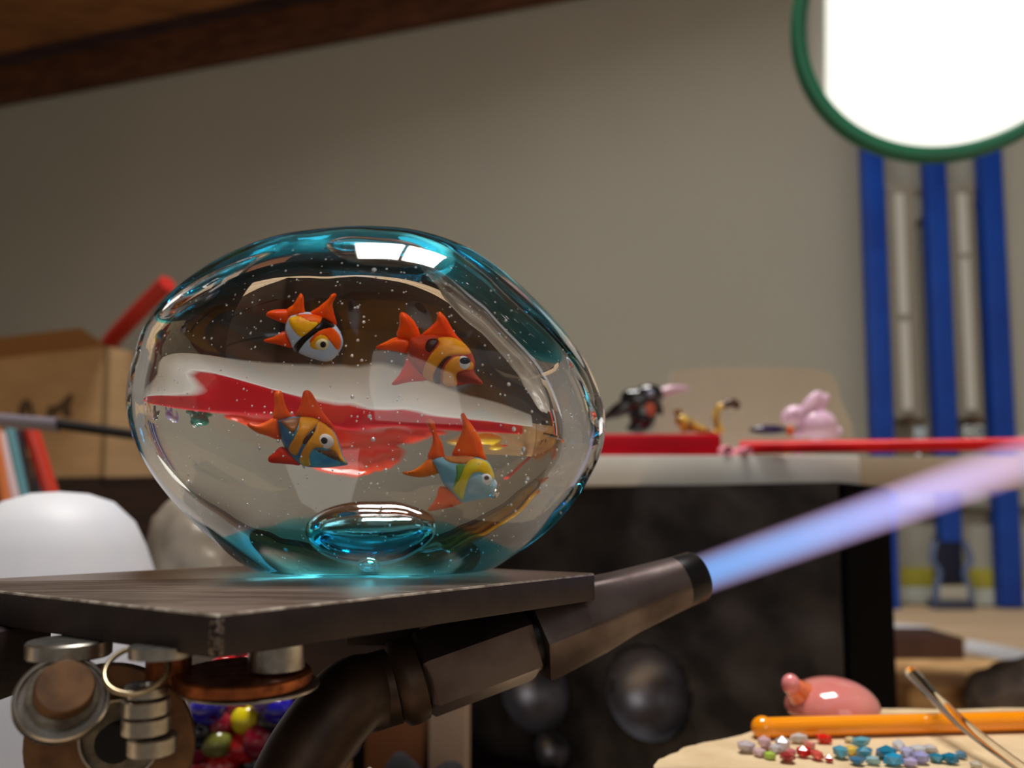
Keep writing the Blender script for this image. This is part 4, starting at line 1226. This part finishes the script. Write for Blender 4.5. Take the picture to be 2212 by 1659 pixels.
obj('dish', b, mat('dark dish', (40, 24, 30), .4), tray)
special = [('dark blue', 450, 1530, .0062), ('yellow', 535, 1552, .0058), ('orange', 520, 1500, .0045), ('lilac', 575, 1508, .0055), ('black', 590, 1560, .0062), ('red', 500, 1625, .0060), ('olive', 470, 1605, .0055),
           ('crimson', 480, 1565, .0060), ('crimson', 510, 1530, .0058), ('black', 430, 1580, .0060), ('red', 530, 1610, .0060), ('red', 440, 1648, .0060), ('crimson', 560, 1600, .0060), ('red', 480, 1655, .0060), ('black', 555, 1645, .0060), ('dark blue', 600, 1530, .0055), ('crimson', 430, 1615, .0058), ('red', 590, 1620, .0058)]
heap = []
for i, (nm, px, py, r) in enumerate(special):
    heap.append((nm, U(px, py, .262 + .003 * (i % 3)), r))
tries = 0
while len(heap) < 64 and tries < 4000:
    tries += 1
    a = rn.uniform(0, 2 * math.pi); rr = rn.uniform(0, .032) ; z = rn.uniform(.006, .040)
    if rr > .034 - z * .55: continue
    c = Vector((tcx + rr * math.cos(a), .276 + rr * abs(math.sin(a)), DZ + z + .002)); r = rn.uniform(.0048, .0062)
    if all((c - p).length > (r + q) * .86 for _, p, q in heap):
        heap.append((rn.choice(['red', 'crimson', 'crimson', 'red', 'black', 'dark blue']), c, r))
lab = {'red': 'bright red glass bead in the heap behind the curved pipe', 'crimson': 'dark crimson glass bead in the heap behind the curved pipe', 'dark blue': 'deep blue glass bead in the heap behind the curved pipe',
       'yellow': 'yellow glass bead in the heap behind the curved pipe', 'orange': 'orange glass bead at the top of the heap', 'black': 'black glass bead in the heap behind the curved pipe',
       'olive': 'olive green glass bead in the heap behind the curved pipe', 'lilac': 'lilac glass bead near the top of the heap'}
protos = {}
for nm, c, r in heap:
    if nm not in protos:
        b = NB(); lathe(b, (0, 0, 0), Z, [(.25 * math.cos(0), -.86)] + [(math.cos(t), .9 * math.sin(t)) for t in [math.radians(-65 + 130 * i / 12) for i in range(13)]] + [(.25, .86)], n=20, closed=True)
        me = bpy.data.meshes.new('glass_bead'); bmesh.ops.recalc_face_normals(b, faces=b.faces); b.to_mesh(me); b.free()
        me.materials.append(mat(nm + ' bead glass', bead_cols[nm], .15, coat=.6)); me.shade_smooth(); protos[nm] = me
    o = bpy.data.objects.new('glass_bead', protos[nm]); COL.objects.link(o); o.location = c; o.scale = (r, r, r)
    o.rotation_euler = (rn.uniform(0, 3), rn.uniform(0, 3), rn.uniform(0, 3))
    tag(o, lab[nm], 'bead', nm + ' beads in the dish')
# wood block and strip, dark cloth
b = NB(); p = U(850, 1560, .33); q = U(915, 1560, .33); box(b, (p.x - .012, .33, BZ), (q.x, .37, U(850, 1535, .33).z), .001)
obj('wood_block', b, mat('orange brown wood', (128, 76, 36), .6, rgb2=(100, 58, 28), nscale=30), label='small orange-brown wooden block behind the torch body', cat='wood block')
b = NB(); p = U(925, 1560, .32); q = U(1005, 1560, .32); box(b, (p.x, .322, BZ), (q.x, .36, U(960, 1500, .322).z), .001)
obj('beige_block', b, mat('beige plaster block', (150, 126, 106), .7, rgb2=(166, 142, 120), nscale=30), label='beige block between the wooden block and the black steel block', cat='block')
b = NB(); cc_ = U(870, 1650, .262); ch = U(870, 1585, .262).z - BZ; vs = ball(b, (cc_.x + .004, .268, BZ), (.030, .022, ch * .9), 5)
for v in vs:
    v.co += Vector((0, 0, 1)) * (.018 * noise.noise(v.co * 70)) + Vector((1, 0, 0)) * .008 * noise.noise(v.co * 70 + Vector((5, 5, 5)))
    v.co.z = max(v.co.z, BZ + .0004)
obj('dark_cloth', b, mat('black cloth', (20, 16, 20), .9), smooth='all', label='crumpled black cloth on the bench below the torch body', cat='cloth')
b = NB(); c_ = U(800, 1655, .225); ball(b, (c_.x, .224, BZ + (c_.z - BZ) / 2), (.0075, .0075, (c_.z - BZ) / 2), 3)
obj('white_stone', b, mat('white glass nugget', (206, 196, 180), .3), smooth='all', label='tall whitish glass lump in front of the black cloth', cat='glass nugget')

# ------------------------------------------------------------------ lower right: firebrick with glass bits
BRZ = EYE - .0660
def bp(px, py): return UZ(px, py, BRZ)
bo = [bp(1405, 1700), bp(1412, 1650), bp(1450, 1625), bp(1500, 1605), bp(1570, 1592), bp(1640, 1572), bp(1700, 1545), bp(1790, 1530), bp(1900, 1528), bp(2040, 1531), bp(2240, 1528), bp(2420, 1550)]
pts = [(p.x, p.y) for p in bo] + [(.225, .20), (.225, .09), (.046, .09), (.030, .12), (.027, .15)]
pts = [(p.x, p.y) for p in catmull(pts, 5)]
pts = [(x + .0007 * noise.noise(Vector((x * 300, y * 300, 0))), y + .0010 * noise.noise(Vector((x * 260, y * 260, 4)))) for x, y in pts]
b = NB(); prism(b, pts, BZ, BRZ, .0012, 2)
obj('firebrick', b, mat('sandy firebrick', (214, 190, 150), .9, rgb2=(190, 160, 118), nscale=70, bump=.0008, bscale=260, contrast=(.45, .8)), label='pale sandy firebrick slab carrying glass bits, lower right', cat='brick')
# pink glass bulb
bu = U(1798, 1560, .2475)
bulb = thing('glass_bulb', 'pink glass bulb with an orange stub lying on the firebrick', 'glass bulb', (bu.x, bu.y, BRZ))
M_pk = mat('salmon glass', (226, 130, 122), .12, rgb2=(232, 150, 138), nscale=60, trans=.15, coat=.8)
b = NB()
prof = [(0, .0124)] + [(.0144 * math.sin(t), .0124 - .0100 * (1 - math.cos(t))) for t in [math.pi * .5 * i / 12 for i in range(1, 13)]] + [(.0132, .0006), (.011, 0), (0, 0)]
prof = [(r, max(0, h)) for r, h in prof]
lathe(b, (bu.x, bu.y, BRZ + .0004), Z, prof[::-1], n=48); obj('bulb', b, M_pk, bulb, smooth='all')
s0 = Vector((bu.x - .0095, bu.y - .002, BRZ + .0070)); s1 = U(1708, 1478, .242)
b = NB(); tube(b, [s0, s0.lerp(s1, .5), s0.lerp(s1, .85)], [.0052, .0036, .0027], n=16); obj('stub', b, mat('orange salmon glass', (236, 120, 72), .12, coat=.8), bulb, label='orange stub')
b = NB(); ball(b, s1, (.0028, .0028, .0032), 3); obj('stub_tip', b, mat('pink knob glass', (234, 140, 140), .1, coat=.8), bulb, smooth='all', label='rounded pink stub tip')
# amber rod
ry = .0029
p0 = UZ(1648, 1572, BRZ + ry); p1 = UZ(2260, 1556, BRZ + ry)
b = NB(); tube(b, [p0, p0.lerp(p1, .33), p0.lerp(p1, .66), p1], ry, n=24); 
obj('yellow_glass_rod', b, mat('opaque amber glass', (255, 156, 8), .12, rgb2=(250, 146, 4), nscale=30, coat=.8), label='opaque orange-yellow glass rod with a rounded end on the firebrick', cat='glass rod')
b = NB(); ball(b, p0, ry * 1.17, 3)
obj('rod_end', b, mat('opaque amber glass'), bpy.data.objects['yellow_glass_rod'], smooth='all')
# clear rod across it
M_cg = glass_mat('clear rod glass', 1.45, (.96, .95, .93))
q0 = U(1968, 1452, .245); q1 = UZ(2075, 1560, BRZ + 2 * ry + .0022); q2 = UZ(2250, 1690, BRZ + .0016)
b = NB(); tube(b, [q0, q1, q2], [.0019, .0017, .0013], n=16, k=5)
obj('clear_glass_rod', b, M_cg, label='thin clear glass rod lying across the orange-yellow rod', cat='glass rod')
# glass frit
fr_items = [(1650, 1612, 'misty rose', (226, 190, 196), 14), (1675, 1620, 'ash white', (216, 210, 214), 14), (1700, 1640, 'brick red', (176, 60, 60), 13), (1748, 1612, 'salmon', (226, 130, 120), 12), (1850, 1646, 'slate blue', (70, 130, 170), 12), (1942, 1614, 'glassy white', (224, 226, 232), 12), (1968, 1650, 'violet white', (200, 190, 236), 13), (2010, 1620, 'light silver', (206, 208, 214), 12), (2075, 1632, 'dusty blue', (100, 150, 180), 11), (1612, 1620, 'lilac', (206, 196, 204), 14), (1640, 1628, 'pale pink', (226, 196, 200), 12), (1664, 1634, 'lime', (186, 220, 90), 9), (1690, 1616, 'white', (226, 220, 220), 15), (1725, 1600, 'milky white', (222, 214, 208), 17),
            (1735, 1630, 'scarlet', (214, 34, 30), 15), (1708, 1628, 'rose', (214, 120, 124), 12), (1779, 1600, 'bright red', (238, 30, 20), 13), (1765, 1636, 'coral', (226, 96, 84), 12), (1790, 1640, 'ruby', (190, 30, 50), 9),
            (1815, 1632, 'aqua', (90, 170, 196), 16), (1838, 1624, 'sunny yellow', (236, 200, 90), 15), (1860, 1610, 'sky blue', (110, 186, 206), 15), (1868, 1632, 'teal', (60, 150, 180), 14), (1836, 1598, 'pale cream', (240, 226, 176), 9),
            (1915, 1634, 'sea blue', (36, 140, 178), 19), (1930, 1648, 'bright cyan', (40, 170, 220), 17), (1958, 1632, 'lavender', (196, 196, 232), 15), (1985, 1626, 'silvery', (214, 216, 222), 14), (1990, 1644, 'periwinkle', (176, 180, 236), 15),
            (2025, 1640, 'turquoise', (30, 140, 170), 15), (2052, 1644, 'peacock blue', (24, 130, 170), 15), (1885, 1646, 'ice blue', (160, 206, 216), 11), (2110, 1655, 'frosty', (214, 206, 190), 10)]
rf = random.Random(5)
for px, py, nm, rgb, sz in fr_items:
    c = UZ(px, py, BRZ + .0008); s = sz * .000155
    b = NB()
    vs = ball(b, (0, 0, 0), (s * rf.uniform(.9, 1.3), s * rf.uniform(.8, 1.1), s * rf.uniform(.6, .9)), 1)
    for v in vs: v.co *= rf.uniform(.75, 1.15)
    zl = min(v.co.z for v in vs)
    for v in vs: v.co += Vector((c.x, c.y, BRZ - zl + .00005))
    obj('frit_shard', b, mat(nm + ' frit glass', rgb, .08, trans=.35, ior=1.45, coat=.6), smooth=False, label='%s glass shard scattered on the firebrick' % nm, cat='glass shard')

# ------------------------------------------------------------------ right background on the bench
b = NB(); p = U(1900, 1440, .77); q = U(2080, 1440, .77)
M45 = Matrix.Rotation(math.radians(-3), 4, 'Z')
box(b, (p.x, .765, BZ), (q.x, .83, BZ + .034), .003)
obj('dark_wood_block', b, mat('dark brown block', (66, 38, 26), .6, rgb2=(84, 50, 34), nscale=20), label='dark brown wooden block on the bench right of the black block', cat='wood block')
b = NB(); vsx = []
pA, pB, pC, pD = UZ(2082, 1402, BZ + .004), UZ(2290, 1450, BZ + .004), UZ(2290, 1420, BZ + .004), UZ(2088, 1380, BZ + .004)
prism(b, [(v.x, v.y) for v in (pA, pB, pC, pD)], BZ, BZ + .004, .0006, 1)
obj('white_strip', b, mat('white strip', (244, 245, 250), .5), label='white flat strip lying on the bench beside the dark wooden block', cat='strip')
b = NB(); pA, pB, pC, pD = UZ(1925, 1368, BZ + .004), UZ(2000, 1370, BZ + .004), UZ(2010, 1352, BZ + .004), UZ(1925, 1346, BZ + .004)
prism(b, [(v.x, v.y) for v in (pA, pB, pC, pD)], BZ, BZ + .004, .0006, 1)
obj('white_strip', b, mat('white strip'), label='short white strip on the bench beside the black steel block', cat='strip')
# split log
lg = thing('split_log', 'piece of split log with dark bark behind the clear glass rod', 'log', (U(2090, 1500,   .60).x, .60, BZ))
b = NB(); xa = U(1925, 1500, .60).x; xb = U(2300, 1500, .60).x
pts = [(xa, .575), (xb, .56), (xb, .68), (xa, .68)]
prism(b, pts, BZ, BZ + .030, .005, 3); obj('split_face', b, mat('pale split wood', (214, 172, 116), .7, rgb2=(160, 116, 70), nscale=26, stretch=(1, 1, 3), bump=.001), lg)
b = NB(); c_ = U(2185, 1500, .318)
c_ = U(2215, 1500, .56); vs = ball(b, (c_.x + .012, .555, BZ + .024), (.060, .026, .030), 5)
for v in vs:
    v.co += Vector((0, 0, 1)) * .007 * noise.noise(v.co * 80); v.co.z = max(v.co.z, BZ + .0003)
obj('bark', b, mat('grey brown bark', (88, 74, 64), .9, rgb2=(54, 44, 38), nscale=90, bump=.002, bscale=200), lg, label='rough grey-brown bark')
